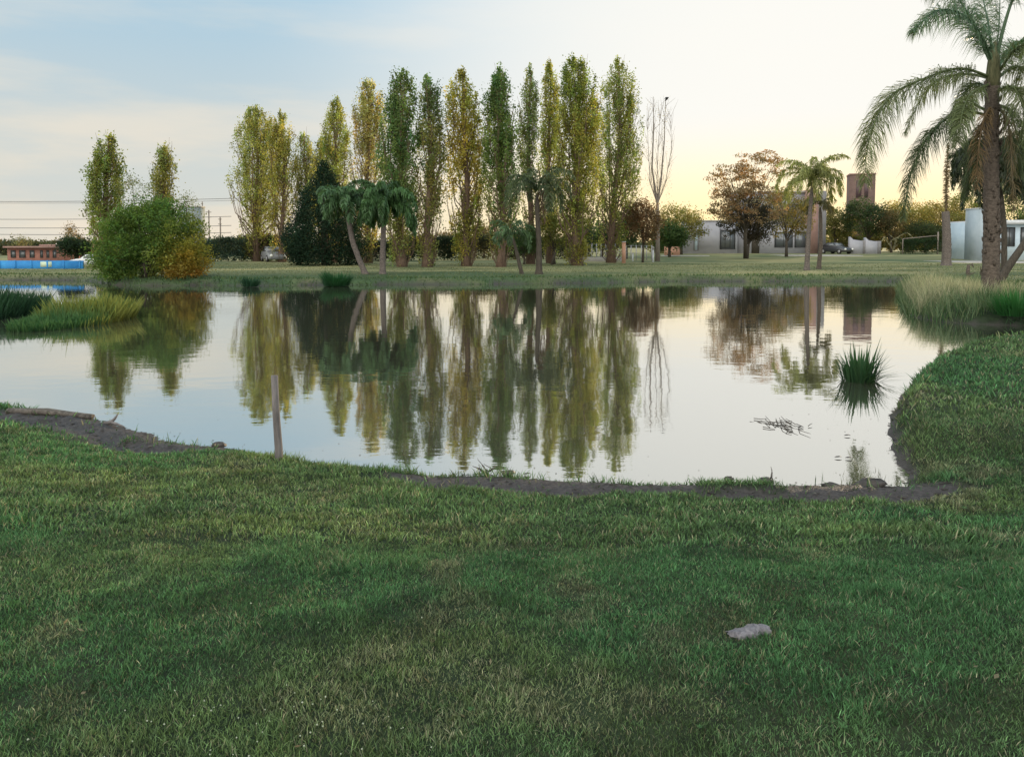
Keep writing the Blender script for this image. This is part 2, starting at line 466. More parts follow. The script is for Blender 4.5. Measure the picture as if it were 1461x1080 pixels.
# ------------------------------------------------------------------ ground, water
def axis(a, b, fine0, fine1, step, grow):
    mid = list(np.arange(fine0, fine1, step))
    hi = []; p = fine1; s_ = step
    while p < b: hi.append(p); s_ *= grow; p += s_
    hi.append(b)
    lo = []; p = fine0; s_ = step
    while p > a:
        s_ *= grow; p -= s_; lo.append(p)
    return np.array(lo[::-1] + mid + hi)
gx = axis(-1800, 1800, -6.5, 6.5, .065, 1.035)
gy = axis(-60, 2500, 1.2, 13, .065, 1.022)
GX, GY = np.meshgrid(gx, gy)
x_, y_ = GX.ravel(), GY.ravel()
near = (np.abs(x_) < 120) & (y_ < 120) & (y_ > -30)
D_ = np.full(x_.shape, 50.0)
D_[near] = pond_sd(x_[near], y_[near])
Z_ = ground_z(x_, y_, D_)
mud = mud_amount(x_, y_, D_)
nx, ny = len(gx), len(gy)
ii = (np.arange(ny - 1)[:, None] * nx + np.arange(nx - 1)[None, :]).ravel()
mb = MB()
mb.add(np.stack([x_, y_, Z_], 1), np.stack([ii, ii + 1, ii + nx + 1, ii + nx], 1), np.stack([mud, mud, mud], 1))
m, N, L = mat_new('ground')
o = N('ShaderNodeOutputMaterial'); b = N('ShaderNodeBsdfPrincipled'); t = N('ShaderNodeTexCoord')
def noi(scale, detail=5, rough=.6, stretch=None):
    n = N('ShaderNodeTexNoise'); n.inputs['Scale'].default_value = scale; n.inputs['Detail'].default_value = detail; n.inputs['Roughness'].default_value = rough
    if stretch:
        q = N('ShaderNodeMapping'); q.inputs['Scale'].default_value = stretch; L(t.outputs['Object'], q.inputs[0]); L(q.outputs[0], n.inputs['Vector'])
    else: L(t.outputs['Object'], n.inputs['Vector'])
    return n
n1 = noi(.35, 5); n2 = noi(9, 6, .7); n3 = noi(.09, 4, .6, (1, 2.2, 1)); n4 = noi(30, 5, .7)
g1 = ramp(N, [(.3, (.040, .075, .034)), (.52, (.070, .115, .050)), (.72, (.13, .14, .068))]); L(n1.outputs['Fac'], g1.inputs[0])
g2 = ramp(N, [(.35, (.55, .55, .55)), (.7, (1.35, 1.3, 1.25))]); L(n2.outputs['Fac'], g2.inputs[0])
gm = N('ShaderNodeMix'); gm.data_type = 'RGBA'; gm.blend_type = 'MULTIPLY'; gm.inputs[0].default_value = 1; L(g1.outputs[0], gm.inputs[6]); L(g2.outputs[0], gm.inputs[7])
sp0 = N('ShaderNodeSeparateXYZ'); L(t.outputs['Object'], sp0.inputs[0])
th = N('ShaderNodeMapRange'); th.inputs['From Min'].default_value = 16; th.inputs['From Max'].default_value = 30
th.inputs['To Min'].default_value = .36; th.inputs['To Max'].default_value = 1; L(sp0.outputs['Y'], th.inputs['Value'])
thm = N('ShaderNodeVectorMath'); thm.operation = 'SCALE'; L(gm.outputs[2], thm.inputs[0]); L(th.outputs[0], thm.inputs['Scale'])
# straw-coloured dry turf beyond the pond
sp = N('ShaderNodeSeparateXYZ'); L(t.outputs['Object'], sp.inputs[0])
dr = N('ShaderNodeMapRange'); dr.inputs['From Min'].default_value = 40; dr.inputs['From Max'].default_value = 46; L(sp.outputs['Y'], dr.inputs['Value'])
dn = N('ShaderNodeMapRange'); dn.inputs['From Min'].default_value = .36; dn.inputs['From Max'].default_value = .60; L(n3.outputs['Fac'], dn.inputs['Value'])
dm = N('ShaderNodeMath'); dm.operation = 'MULTIPLY'; L(dr.outputs[0], dm.inputs[0]); L(dn.outputs[0], dm.inputs[1])
dx = N('ShaderNodeMix'); dx.data_type = 'RGBA'; L(dm.outputs[0], dx.inputs[0]); L(thm.outputs[0], dx.inputs[6]); dx.inputs[7].default_value = (.25, .235, .11, 1)
mr = ramp(N, [(.3, (.026, .022, .021)), (.7, (.085, .072, .068))]); L(n4.outputs['Fac'], mr.inputs[0])
a = N('ShaderNodeAttribute'); a.attribute_name = 'col'
fx = N('ShaderNodeMix'); fx.data_type = 'RGBA'; L(a.outputs['Fac'], fx.inputs[0]); L(dx.outputs[2], fx.inputs[6]); L(mr.outputs[0], fx.inputs[7])
L(fx.outputs[2], b.inputs['Base Color'])
rg = N('ShaderNodeMapRange'); rg.inputs['To Min'].default_value = .95; rg.inputs['To Max'].default_value = .6; L(a.outputs['Fac'], rg.inputs['Value']); L(rg.outputs[0], b.inputs['Roughness'])
b.inputs['Specular IOR Level'].default_value = .25
bp = N('ShaderNodeBump'); bp.inputs['Strength'].default_value = .6; bp.inputs['Distance'].default_value = .03
L(n4.outputs['Fac'], bp.inputs['Height']); L(bp.outputs[0], b.inputs['Normal']); L(b.outputs[0], o.inputs[0])
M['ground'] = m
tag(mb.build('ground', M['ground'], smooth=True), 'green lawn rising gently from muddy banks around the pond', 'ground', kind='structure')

m, N, L = mat_new('pond_water')
o = N('ShaderNodeOutputMaterial'); gl = N('ShaderNodeBsdfGlossy'); df = N('ShaderNodeBsdfDiffuse'); mx = N('ShaderNodeMixShader')
gl.inputs['Color'].default_value = (.93, .94, .93, 1); gl.inputs['Roughness'].default_value = .03
df.inputs['Color'].default_value = (.085, .080, .062, 1)
lw = N('ShaderNodeLayerWeight'); lw.inputs['Blend'].default_value = .5
fr = N('ShaderNodeMapRange'); fr.inputs['From Min'].default_value = .45; fr.inputs['From Max'].default_value = .93
fr.inputs['To Min'].default_value = .45; fr.inputs['To Max'].default_value = .90
L(lw.outputs['Facing'], fr.inputs['Value']); L(fr.outputs[0], mx.inputs[0])
t = N('ShaderNodeTexCoord')
def wn(scale, st, det=3):
    q = N('ShaderNodeMapping'); q.inputs['Scale'].default_value = st; q.inputs['Rotation'].default_value = (0, 0, .15)
    n = N('ShaderNodeTexNoise'); n.inputs['Scale'].default_value = scale; n.inputs['Detail'].default_value = det
    L(t.outputs['Object'], q.inputs[0]); L(q.outputs[0], n.inputs['Vector']); return n
w1 = wn(1.6, (1, 1.6, 1)); w2 = wn(.25, (1, 1.5, 1), 2)
ad = N('ShaderNodeMath'); ad.operation = 'MULTIPLY_ADD'; L(w2.outputs['Fac'], ad.inputs[0]); ad.inputs[1].default_value = 2.5; L(w1.outputs['Fac'], ad.inputs[2])
bp = N('ShaderNodeBump'); bp.inputs['Strength'].default_value = .5; bp.inputs['Distance'].default_value = .0045
L(ad.outputs[0], bp.inputs['Height']); L(bp.outputs[0], gl.inputs['Normal'])
L(df.outputs[0], mx.inputs[1]); L(gl.outputs[0], mx.inputs[2]); L(mx.outputs[0], o.inputs[0])
M['water'] = m
mb = MB()
gxw = np.linspace(-70, 60, 40); gyw = np.linspace(5.0, 47, 30)
WX, WY = np.meshgrid(gxw, gyw)
iw = (np.arange(29)[:, None] * 40 + np.arange(39)[None, :]).ravel()
mb.add(np.stack([WX.ravel(), WY.ravel(), np.zeros(WX.size)], 1), np.stack([iw, iw + 1, iw + 41, iw + 40], 1))
tag(mb.build('water', M['water']), 'still pond mirroring the sky and the poplars', 'water', kind='structure')

# ------------------------------------------------------------------ lawn grass
def rand_dirs(n):
    a = rng.uniform(0, 2 * PI, n)
    return np.stack([np.cos(a), np.sin(a), np.zeros(n)], 1)
def lawn_colour(x, y, n):
    p = fbm(x * .9, y * .9, 40)[:, None]; q = fbm(x * .33 + 5, y * .55, 44)[:, None]; r3 = fbm(x * 3.1, y * 3.1, 47)[:, None]
    green = np.array([.082, .152, .064]); lush = np.array([.062, .150, .062]); dry = np.array([.180, .180, .115]); olive = np.array([.104, .164, .066])
    c = green * (1 - sst(.42, .62, p)) + olive * sst(.42, .62, p)
    w = sst(.52, .64, q); c = c * (1 - w) + lush * w
    w = sst(.56, .74, r3 * .5 + p * .5) * .6; c = c * (1 - w) + dry * w
    yd = rng.random((n, 1)) < .07 + .16 * sst(.5, .7, r3)
    c = np.where(yd, dry * 1.15, c)
    m1 = .62 + .76 * fbm(x * 7, y * 7, 71, 3)[:, None]; m2 = np.where(fbm(x * 2.3, y * 4.2, 75)[:, None] > .60, .74, 1.0)
    bright = np.where(rng.random((n, 1)) < .05, 1.7, 1.0)
    return c * m1 * m2 * bright * rng.uniform(.4, 1.6, (n, 1)) * 1.12
mb = MB()
def scatter(n, x0, x1, y0, y1, fov=True):
    x = rng.uniform(x0, x1, n); y = rng.uniform(y0, y1, n)
    if fov:
        k = np.abs(x) < np.maximum(y, 0) * .74 + .35; x, y = x[k], y[k]
    return x, y
def lawn(n, y0, y1, h, w, mind=.03, beside=False):
    if beside:      # the lawn to either side of and behind the camera
        x, y = scatter(n, -y1 * .74 - 5, y1 * .74 + 5, y0, y1, False)
        k = (np.abs(x) > y * .74 + .3) & (np.abs(x) < y * .74 + 5); x, y = x[k], y[k]
    else: x, y = scatter(n, -y1 * .75 - .3, y1 * .75 + .3, y0, y1)
    d = pond_sd(x, y); mu = mud_amount(x, y, d)
    bald = fbm(x * 2.1, y * 2.1, 50)
    k = (d > mind) & (rng.random(len(x)) > mu * .97) & (rng.random(len(x)) > sst(.64, .80, bald) * .35)
    x, y, d = x[k], y[k], d[k]; N_ = len(x)
    z = ground_z(x, y, d) - .004
    long_ = (1 + .45 * sst(.55, .75, fbm(x * 1.3, y * 1.3, 53))) * (1 + 1.0 * (1 - sst(.05, .4, d)) * (fbm(x * 3, y * 3, 3) > .45))
    hh = h * rng.uniform(.45, 1.3, N_) * long_ * (.55 + .95 * fbm(x * 8, y * 8, 81, 2))
    b = np.stack([x, y, z], 1); dr_ = rand_dirs(N_); lean = rng.uniform(.2, 1.1, N_)
    tip = b + dr_ * (hh * lean)[:, None]; tip[:, 2] += hh * np.sqrt(np.clip(1 - .45 * lean ** 2, .2, 1))
    wd = rand_dirs(N_) * (w * rng.uniform(.6, 1.3, N_))[:, None]
    bend = np.zeros((N_, 3)); bend[:, 2] = hh * .12
    c = lawn_colour(x, y, N_)
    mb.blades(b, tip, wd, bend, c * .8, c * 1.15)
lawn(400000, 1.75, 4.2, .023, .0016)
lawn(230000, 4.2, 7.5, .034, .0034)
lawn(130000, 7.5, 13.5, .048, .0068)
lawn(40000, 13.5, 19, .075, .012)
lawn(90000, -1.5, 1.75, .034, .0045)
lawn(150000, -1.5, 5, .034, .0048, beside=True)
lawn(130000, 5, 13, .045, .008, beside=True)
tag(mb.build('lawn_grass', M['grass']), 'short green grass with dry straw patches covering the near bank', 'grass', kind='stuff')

# clover flowers in the nearest grass
mb = MB()
for cx, cy, s_, n in ((430, 1050, .30, 34), (350, 1060, .2, 12), (560, 1060, .3, 6), (1390, 785, .4, 3), (250, 930, .9, 5)):
    p = ground_pt(cx, cy)
    q = rng.normal(0, s_, (n, 2)) * np.array([1, .4])
    for dx_, dy_ in q:
        X, Y = p[0] + dx_, p[1] + dy_
        Z = gz(X, Y) + rng.uniform(.02, .04)
        c = np.array([X, Y, Z]); r = rng.uniform(.0025, .0045)
        v = np.array([[1, 0, 0], [0, 1, 0], [-1, 0, 0], [0, -1, 0], [0, 0, 1], [0, 0, -1]]) * r + c
        mb.add(v, [[0, 1, 4], [1, 2, 4], [2, 3, 4], [3, 0, 4], [1, 0, 5], [2, 1, 5], [3, 2, 5], [0, 3, 5]])
tag(mb.build('clover_flowers', M['flower']), 'tiny white clover heads dotted through the near grass', 'flowers', kind='stuff')

# rough grass along the far shore and over the far lawn
mb = MB()
def rough(n, cond, h, w, ca, cb, x0, x1, y0, y1):
    x = rng.uniform(x0, x1, n); y = rng.uniform(y0, y1, n)
    d = pond_sd(x, y); k = cond(x, y, d); x, y, d = x[k], y[k], d[k]; N_ = len(x)
    z = ground_z(x, y, d) - .01
    hh = h * rng.uniform(.4, 1.2, N_) * (.5 + fbm(x * .5, y * .5, 61))
    b = np.stack([x, y, z], 1); tip = b + rand_dirs(N_) * (hh * rng.uniform(.1, .7, N_))[:, None]; tip[:, 2] += hh
    f = rng.random((N_, 1)); c = np.array(ca) * f + np.array(cb) * (1 - f); c = c * rng.uniform(.6, 1.3, (N_, 1))
    wd = rand_dirs(N_) * w; bend = np.zeros((N_, 3)); bend[:, 2] = hh * .1
    mb.blades(b, tip, wd, bend, c * .8, c * 1.1)
rough(60000, lambda x, y, d: (d > -.05) & (d < 1.3) & (y > 34.5), .15, .02, (.05, .12, .05), (.11, .15, .06), -45, 34, 34.5, 47)
rough(60000, lambda x, y, d: (d > .8), .04, .03, (.09, .14, .06), (.20, .20, .10), -42, 44, 36, 66)
tag(mb.build('far_bank_grass', M['grass']), 'rough grass fringing the far shore below the poplars', 'grass', kind='stuff')

# long pale grass on the point under the big palm
mb = MB()
def inpen(x, y, d): return (y > 19.3) & (y < 33) & (x > 9.5) & (d > -.05)
rough(26000, lambda x, y, d: inpen(x, y, d) & (d < 3.0) & (x < 20), .50, .008, (.08, .15, .07), (.18, .22, .12), 9, 20, 19, 33)
rough(26000, lambda x, y, d: inpen(x, y, d) & (d > .2) & (y > 21) & (x < 15), .66, .007, (.42, .40, .28), (.28, .31, .18), 9, 15, 20, 32)
rough(22000, lambda x, y, d: inpen(x, y, d), .22, .012, (.03, .10, .03), (.07, .12, .04), 9, 26, 19, 33)
tag(mb.build('point_grass', M['grass']), 'long pale seeding grass on the point beneath the big palm', 'grass', kind='stuff')

# ------------------------------------------------------------------ foliage makers
def leaf_cloud(mb, cen, sig, n_per, size, col, colvar=.35, tint=None, up=.0, aspect=.55):
    """leaves gathered in clumps: cen (K x 3), sig (K x 3)"""
    K_ = len(cen); n = K_ * n_per
    C = np.repeat(cen, n_per, 0) + rng.normal(0, 1, (n, 3)) * np.repeat(sig, n_per, 0)
    u = rng.normal(0, 1, (n, 3)); u[:, 2] += up; u /= np.linalg.norm(u, axis=1)[:, None]
    v = np.cross(u, rng.normal(0, 1, (n, 3))); v /= np.linalg.norm(v, axis=1)[:, None] + 1e-9
    s_ = size * rng.uniform(.6, 1.35, n)
    kc = rng.uniform(1 - colvar, 1 + colvar, (K_, 1)); hue = rng.normal(0, .12, (K_, 1))
    cc = np.asarray(col, float)
    cc = np.tile(cc, (K_, 1)) if cc.ndim == 1 else cc
    cc = cc * kc * np.concatenate([1 + hue, np.ones((K_, 1)), 1 - hue * .5], 1)
    c = np.repeat(cc, n_per, 0) * rng.uniform(.7, 1.3, (n, 1))
    mb.cards(C, u * (s_ * .5)[:, None], v * (s_ * .5 * aspect)[:, None], np.clip(c, .005, .8))

def limb(mb, a, b, r0, r1, sag=.0, n=5, seg=5, wob=.03):
    a = np.asarray(a, float); b = np.asarray(b, float); L_ = np.linalg.norm(b - a)
    t = np.linspace(0, 1, seg)[:, None]
    P = a + (b - a) * t
    P[1:-1] += rng.normal(0, wob * L_, (seg - 2, 3)) * .5
    P[:, 2] += sag * L_ * np.sin(t[:, 0] * PI)
    mb.tube(P, np.linspace(r0, r1, seg), n, cap=False)

def poplar(px, base_py, top_py, w_px, label, col=(.12, .14, .05), mid=None, Y=None, dens=1.0, low=.16, lean=0, seed=0, leaders=2, trunk_r=.28, group='tall poplars beyond the pond', base_px=None, name='poplar', bark='poplar_bark', thin=.0, leafsz=.17, skew=0):
    global rng
    rng = np.random.default_rng(1000 + seed)
    bx = base_px if base_px is not None else px
    if Y is None:
        base = ground_pt(bx, base_py)
    else:
        q = at(bx, base_py, Y); base = np.array([q[0], Y, gz(q[0], Y)])
    Yd = base[1]
    top = at(px, top_py, Yd)
    H = top[2] - base[2]; W = w_px / F * Yd * 1.02
    root = thing(name, base, label, 'tree', group)
    def axis_pt(t):
        w = np.sin(t * 7 + seed) * .12
        return np.stack([base[0] + (top[0] - base[0]) * np.minimum(t * 1.6, 1) + w, np.full_like(t, base[1]) + np.cos(t * 5 + seed) * .1, base[2] - .1 + H * t], -1)
    tk = MB()
    tt = np.linspace(0, .97, 16)
    rad = trunk_r * (1 - tt) ** .8 + .015
    rad[0] *= 1.5; rad[1] *= 1.12
    tk.tube(axis_pt(tt), rad, 9, jitter=.06)
    def env(t):
        e = np.where(t < .45, .80 + .20 * sst(.1, .45, t), 1 - .22 * sst(.5, .85, t))
        return e * np.clip((1.0 - t) / .15, 0, 1) ** .6 * sst(low * .2, low + .06, t) + .02
    W *= 1.27; low *= .45; trunk_r *= .62
    # the crown is a bundle of upright spires of different height
    ns = max(2, leaders + 1 + (W > 3))
    so = np.linspace(-.23, .23, ns) * W + rng.normal(0, .05, ns) * W; rng.shuffle(so)
    sy = rng.uniform(-.28, .28, ns) * W
    sh_ = np.concatenate([[1.0], rng.uniform(.78, .97, ns - 1)]); so[0] *= .25; sy[0] *= .3
    sr = rng.uniform(.24, .33, ns) * W; sr[0] = .42 * W
    # ascending limbs
    nl = int(46 * max(.7, W / 3))
    ang0 = rng.uniform(0, 2 * PI)
    tips = []
    for i in range(nl):
        t0 = low * .55 + (.80 - low * .55) * (i / nl) ** 1.05
        ang = ang0 + i * 2.4 + rng.normal(0, .3)
        t1 = min(.97, t0 + rng.uniform(.14, .30))
        r1 = env(np.array([t1]))[0] * W / 2 * rng.uniform(.55, 1.0)
        a_ = axis_pt(np.array([t0]))[0]; c_ = axis_pt(np.array([t1]))[0]
        b_ = c_ + np.array([math.cos(ang) * r1, math.sin(ang) * r1 * .95, 0])
        m1 = a_ * .55 + b_ * .45 + np.array([math.cos(ang), math.sin(ang), 0]) * r1 * .28
        P = np.array([a_, (a_ + m1) / 2 + rng.normal(0, .04, 3), m1, (m1 + b_) / 2 + rng.normal(0, .06, 3), b_])
        r0 = trunk_r * .30 * (1 - t0) + .02
        tk.tube(P, np.linspace(r0, .012, 5), 5, cap=False)
        tips.append((P, t0, t1))
        # twigs
        for k in range(2 if not thin else 5):
            q0 = P[rng.integers(1, 4)]
            q1 = q0 + np.array([math.cos(ang + rng.normal(0, .8)) * .3, math.sin(ang + rng.normal(0, .8)) * .3, rng.uniform(.8, 1.8)])
            tk.tube(np.array([q0, (q0 + q1) / 2 + rng.normal(0, .04, 3), q1]), [.014, .011, .006], 4, cap=False)
    # clumps
    spk = []
    K_ = int(310 * dens * (H / 15) * (W / 3) ** .9)
    cr_ = MB()
    t = low + (1 - low) * rng.beta(1.15, 1.0, K_ * 2)
    t = t[:K_]
    ang = rng.uniform(0, 2 * PI, K_)
    lob = .88 + .26 * np.sin(ang * 2 + t * 13 + seed) * np.sin(t * 29 + seed * 2) + .14 * np.sin(t * 55 + ang * 3) + rng.normal(0, .10, K_)
    si = rng.choice(ns, K_, p=(sh_ * sr ** 1.3) / (sh_ * sr ** 1.3).sum())
    ts = t * sh_[si]
    rr = env(t) * sr[si] * np.sqrt(rng.uniform(.04, 1, K_)) * np.clip(lob, .4, 1.2)
    ax = axis_pt(ts); spread = np.clip(.35 + ts * 1.1, 0, 1)
    cen = ax + np.stack([np.cos(ang) * rr + so[si] * spread, np.sin(ang) * rr * .95 + sy[si] * spread, np.zeros(K_)], 1)
    t = ts
    for k in range(1, ns):
        tt2 = np.linspace(.06, sh_[k] * .96, 9); q_ = axis_pt(tt2); sp_ = np.clip(.05 + tt2 * 1.8, 0, 1) * np.clip(.35 + tt2 * 1.1, 0, 1)
        q_[:, 0] += so[k] * sp_; q_[:, 1] += sy[k] * sp_
        spk.append((q_, np.linspace(trunk_r * .42, .02, 9)))
    for P, t0, t1 in tips:
        for q, tq in ((P[2], t0 * .5 + t1 * .5), (P[3], t0 * .3 + t1 * .7), (P[4], t1)):
            if tq > low and rng.random() < .35 + .65 * dens * sst(low, .5, tq):
                cen = np.concatenate([cen, q[None]]); t = np.concatenate([t, [tq]])
    for k in range(26):          # thin shoots round the foot
        a_ = rng.uniform(0, 2 * PI); h_ = rng.uniform(1.0, 3.6); r_s = rng.uniform(.15, .30) * W
        b_s = base + np.array([math.cos(a_) * .28, math.sin(a_) * .28, -.05]); e_s = base + np.array([math.cos(a_) * r_s, math.sin(a_) * r_s, h_])
        m_s = (b_s + e_s) / 2 + np.array([math.cos(a_), math.sin(a_), 0]) * r_s * .22
        tk.tube([b_s, m_s, e_s], [.022, .016, .007], 4, cap=False)
        for q_s in (m_s, e_s):
            if rng.random() < .6: cen = np.concatenate([cen, q_s[None]]); t = np.concatenate([t, [max(.02, (q_s[2] - base[2]) / H)]])
    for q_, r_q in spk: tk.tube(q_, r_q, 6, cap=False, jitter=.05)
    tk.build('trunk', M[bark], root, smooth=True)
    keep = rng.random(len(cen)) < (.50 + .50 * sst(low, .60, t))
    gap = fbm((cen[:, 0] - base[0]) * 1.5 + seed * 3, cen[:, 2] * .55 + seed, seed, 3)
    keep &= rng.random(len(cen)) < sst(.30, .46, gap + .10 * sst(.3, .8, t))
    cen, t = cen[keep], t[keep]
    kk = len(cen)
    sig = np.stack([np.full(kk, .15), np.full(kk, .15), np.full(kk, .36)], 1) * rng.uniform(.6, 1.45, (kk, 1)) * (1 - .45 * sst(.85, 1, t))[:, None]
    base_c = np.tile(np.asarray(col, float), (kk, 1))
    if mid is not None:
        w = (sst(.25, .45, t) * (1 - sst(.68, .88, t)))[:, None]
        base_c = base_c * (1 - w) + np.asarray(mid) * w
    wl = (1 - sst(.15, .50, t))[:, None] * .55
    base_c = base_c * (1 - wl) + np.array([.150, .150, .052]) * wl  # low leaves tinted golden olive: backlit glow put into their colour
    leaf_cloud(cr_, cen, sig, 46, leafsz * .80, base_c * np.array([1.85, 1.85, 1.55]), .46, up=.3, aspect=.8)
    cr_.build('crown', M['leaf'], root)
    rng = np.random.default_rng(7 + seed)
    return root

GP = (.115, .145, .050); GD = (.055, .095, .040); GY = (.20, .185, .055); GT = (.175, .175, .080)
poplar(152, 392, 193, 46, 'broad poplar rising behind the left side of the round waterside bush', (.105, .13, .045), Y=54, seed=1, dens=1.25, leaders=1)
poplar(231, 390, 208, 31, 'slim pointed poplar sticking up above the round waterside bush', (.13, .135, .05), Y=56, seed=2, leaders=2, dens=.95)
poplar(364, 373, 152, 62, 'wide twin-topped poplar standing alone in front of the low hedge', (.15, .165, .06), seed=3, dens=1.0, leaders=3, low=.12, base_px=367)
poplar(402, 374, 160, 38, 'pale poplar with slim bare lower trunk beside the twin-topped poplar', (.17, .17, .06), seed=4, dens=.95, base_px=403, trunk_r=.22, low=.24)
poplar(436, 372, 190, 28, 'shortest thin poplar peeping over the left shoulder of the dark cypress', (.16, .17, .07), Y=72, seed=5, dens=.85, leaders=1)
poplar(460, 372, 196, 26, 'small poplar leaning out from behind the tip of the dark cypress', (.10, .12, .055), Y=74, seed=6, dens=.9, leaders=1)
poplar(479, 373, 141, 40, 'poplar rising straight above the dark cypress', (.14, .16, .055), Y=68, seed=7, dens=1.15)
poplar(524, 374, 112, 48, 'tan coloured thin-leaved poplar between the cypress and the drooping palm', GT, mid=(.185, .17, .08), Y=67, seed=8, dens=1.05, leaders=3)
poplar(571, 381, 98, 54, 'bushy deep green poplar directly behind the drooping palm', (.065, .105, .045), seed=9, dens=1.5, leaders=3, base_px=573)
poplar(611, 381, 108, 36, 'slim blue-green poplar with reddish foot and open lower trunk', (.085, .12, .060), seed=10, dens=.9, base_px=611, mid=(.12, .13, .05))
poplar(662, 380, 102, 50, 'golden orange poplar, the most autumn coloured of the row', (.16, .165, .045), mid=(.22, .195, .055), seed=11, dens=1.15, leaders=2, base_px=667, low=.15)
poplar(714, 381, 98, 48, 'dark green poplar with a flat ragged top beside the golden one', (.06, .10, .040), seed=12, dens=1.45, leaders=3, base_px=716, low=.2, mid=(.075, .11, .04))
poplar(756, 378, 92, 32, 'thin open poplar whose sparse crown lets the sky through', (.10, .13, .060), seed=13, dens=.75, Y=64, leaders=2)
poplar(784, 377, 90, 30, 'narrow yellow-green poplar squeezed against the tallest one', (.15, .165, .05), seed=14, dens=.95, Y=66, leaders=1)
poplar(824, 379, 82, 66, 'tallest and broadest poplar with an olive crown and many bare stems', (.10, .125, .035), mid=(.14, .15, .045), seed=15, dens=1.4, leaders=4, base_px=822, trunk_r=.34)
poplar(884, 375, 85, 60, 'last full poplar of the row, next to the orange gate post', (.12, .145, .055), seed=16, dens=1.05, leaders=3, base_px=872, low=.18, trunk_r=.32)
print('poplars done')

def bare_poplar():
    global rng
    rng = np.random.default_rng(555)
    base = ground_pt(938, 373); Yd = base[1]
    root = thing('bare_poplar', base, 'leafless poplar with two pale forked stems', 'tree')
    tk = MB()
    fork = at(938, 292, Yd)
    tk.tube([base - [0, 0, .1], base * .5 + fork * .5 + [.05, 0, 0], fork], [.26, .18, .14], 9, jitter=.05)
    for (x1, y1, x2, y2, x3, y3) in ((930, 240, 931, 190, 932, 138), (944, 250, 948, 200, 950, 145), (938, 255, 939, 210, 941, 160), (951, 262, 956, 215, 957, 165), (927, 262, 924, 215, 923, 170)):
        main = (y3 < 150)
        P = np.array([fork, at(x1, y1, Yd), at(x2, y2, Yd), at(x3, y3, Yd)])
        P[1:, 1] += rng.normal(0, .3, 3)
        tk.tube(P, ([.11, .08, .05, .015] if main else [.045, .035, .022, .008]), 6, cap=False, jitter=.05)
        for j in range(30):
            k = rng.integers(1, 4); f = rng.random(); q = P[k - 1] * (1 - f) + P[k] * f
            L_ = rng.uniform(.7, 2.2)
            e = q + np.array([rng.normal(0, .28), rng.normal(0, .28), 1]) * L_
            e = np.minimum(e, [1e9, 1e9, at(940, 140, Yd)[2]])
            tk.tube([q, (q + e) / 2 + rng.normal(0, .05, 3), e], [.015, .011, .005], 4, cap=False)
    tk.build('trunk', M['grey_bark'], root, smooth=True)
    cr_ = MB(); c = []
    for j in range(110):
        c.append(at(rng.uniform(921, 959), rng.uniform(150, 300), Yd) + [0, rng.normal(0, .5), 0])
    leaf_cloud(cr_, np.array(c), np.tile([[.12, .12, .35]], (110, 1)), 8, .09, (.24, .22, .11), .3)
    cr_.build('crown', M['leaf'], root)
bare_poplar()

def broadleaf(base, blobs, label, col, n_clump=160, n_leaf=34, leaf=.15, sig=.24, trunk_r=.16, name='tree', cat='tree', group=None, bark='dark_bark', seed=0, shell=.55, limbs=14, mat='leaf', trunk=True, colfn=None, stems=1, fork=.3, flat=1.0):
    """blobs: list of (x, y, z, rx, ry, rz, weight) world ellipsoids of foliage"""
    global rng
    rng = np.random.default_rng(3000 + seed)
    base = np.asarray(base, float)
    root = thing(name, base, label, cat, group)
    B = np.array(blobs, float)
    w = B[:, 6] / B[:, 6].sum()
    k = rng.choice(len(B), n_clump, p=w)
    d = rng.normal(0, 1, (n_clump, 3)); d /= np.linalg.norm(d, axis=1)[:, None]
    lob = 1 + .22 * np.sin(d[:, 0] * 7 + seed + k) * np.sin(d[:, 2] * 6 + seed * 3) + rng.normal(0, .06, n_clump)
    r = (shell + (1 - shell) * rng.random(n_clump)) ** .6 * lob
    cen = B[k, :3] + d * B[k, 3:6] * r[:, None]
    cen[:, 2] = np.maximum(cen[:, 2], base[2] + sig * .7)
    if trunk:
        tk = MB()
        ctr = (B[:, :3] * w[:, None]).sum(0)
        for s_ in range(stems):
            off = np.array([rng.normal(0, .25), rng.normal(0, .25), 0]) * (stems > 1)
            b0 = base + off - [0, 0, .12]
            f0 = base + off * 1.6 + (ctr - base) * fork * 1.4 + rng.normal(0, .06, 3)
            tk.tube([b0, b0 * .5 + f0 * .5 + rng.normal(0, .04, 3), f0], [trunk_r * 1.25, trunk_r, trunk_r * .75], 8, jitter=.07)
            for i in range(limbs):
                e = cen[rng.integers(len(cen))]
                limb(tk, f0 - (f0 - b0) * rng.random() * .25, e, trunk_r * .38, .012, sag=.08)
        tk.build('trunk', M[bark], root, smooth=True)
    cr_ = MB()
    S = np.full((n_clump, 3), sig) * rng.uniform(.65, 1.35, (n_clump, 1)) * np.array([1, 1, .75 * flat])
    cc = np.tile(np.asarray(col, float), (n_clump, 1))
    if colfn is not None: cc = colfn(cen, cc)
    else: cc = cc * 1.35
    leaf_cloud(cr_, cen, S, n_leaf, leaf, cc, .3)
    cr_.build('crown' if name != 'hedge' else 'foliage', M[mat], root)
    rng = np.random.default_rng(9 + seed)
    return root

def eb(px, py, Y, wpx, hpx, dy=None, wt=1.0):
    """foliage ellipsoid centred at a pixel, given size in photo pixels"""
    c = at(px, py, Y); rx = wpx / 2 / F * Y; rz = hpx / 2 / F * Y
    return (c[0], c[1], c[2], rx, dy if dy else rx * .9, rz, wt)
def gb(px, py, Y=None):
    if Y is None: return ground_pt(px, py)
    q = at(px, py, Y); return np.array([q[0], Y, gz(q[0], Y)])

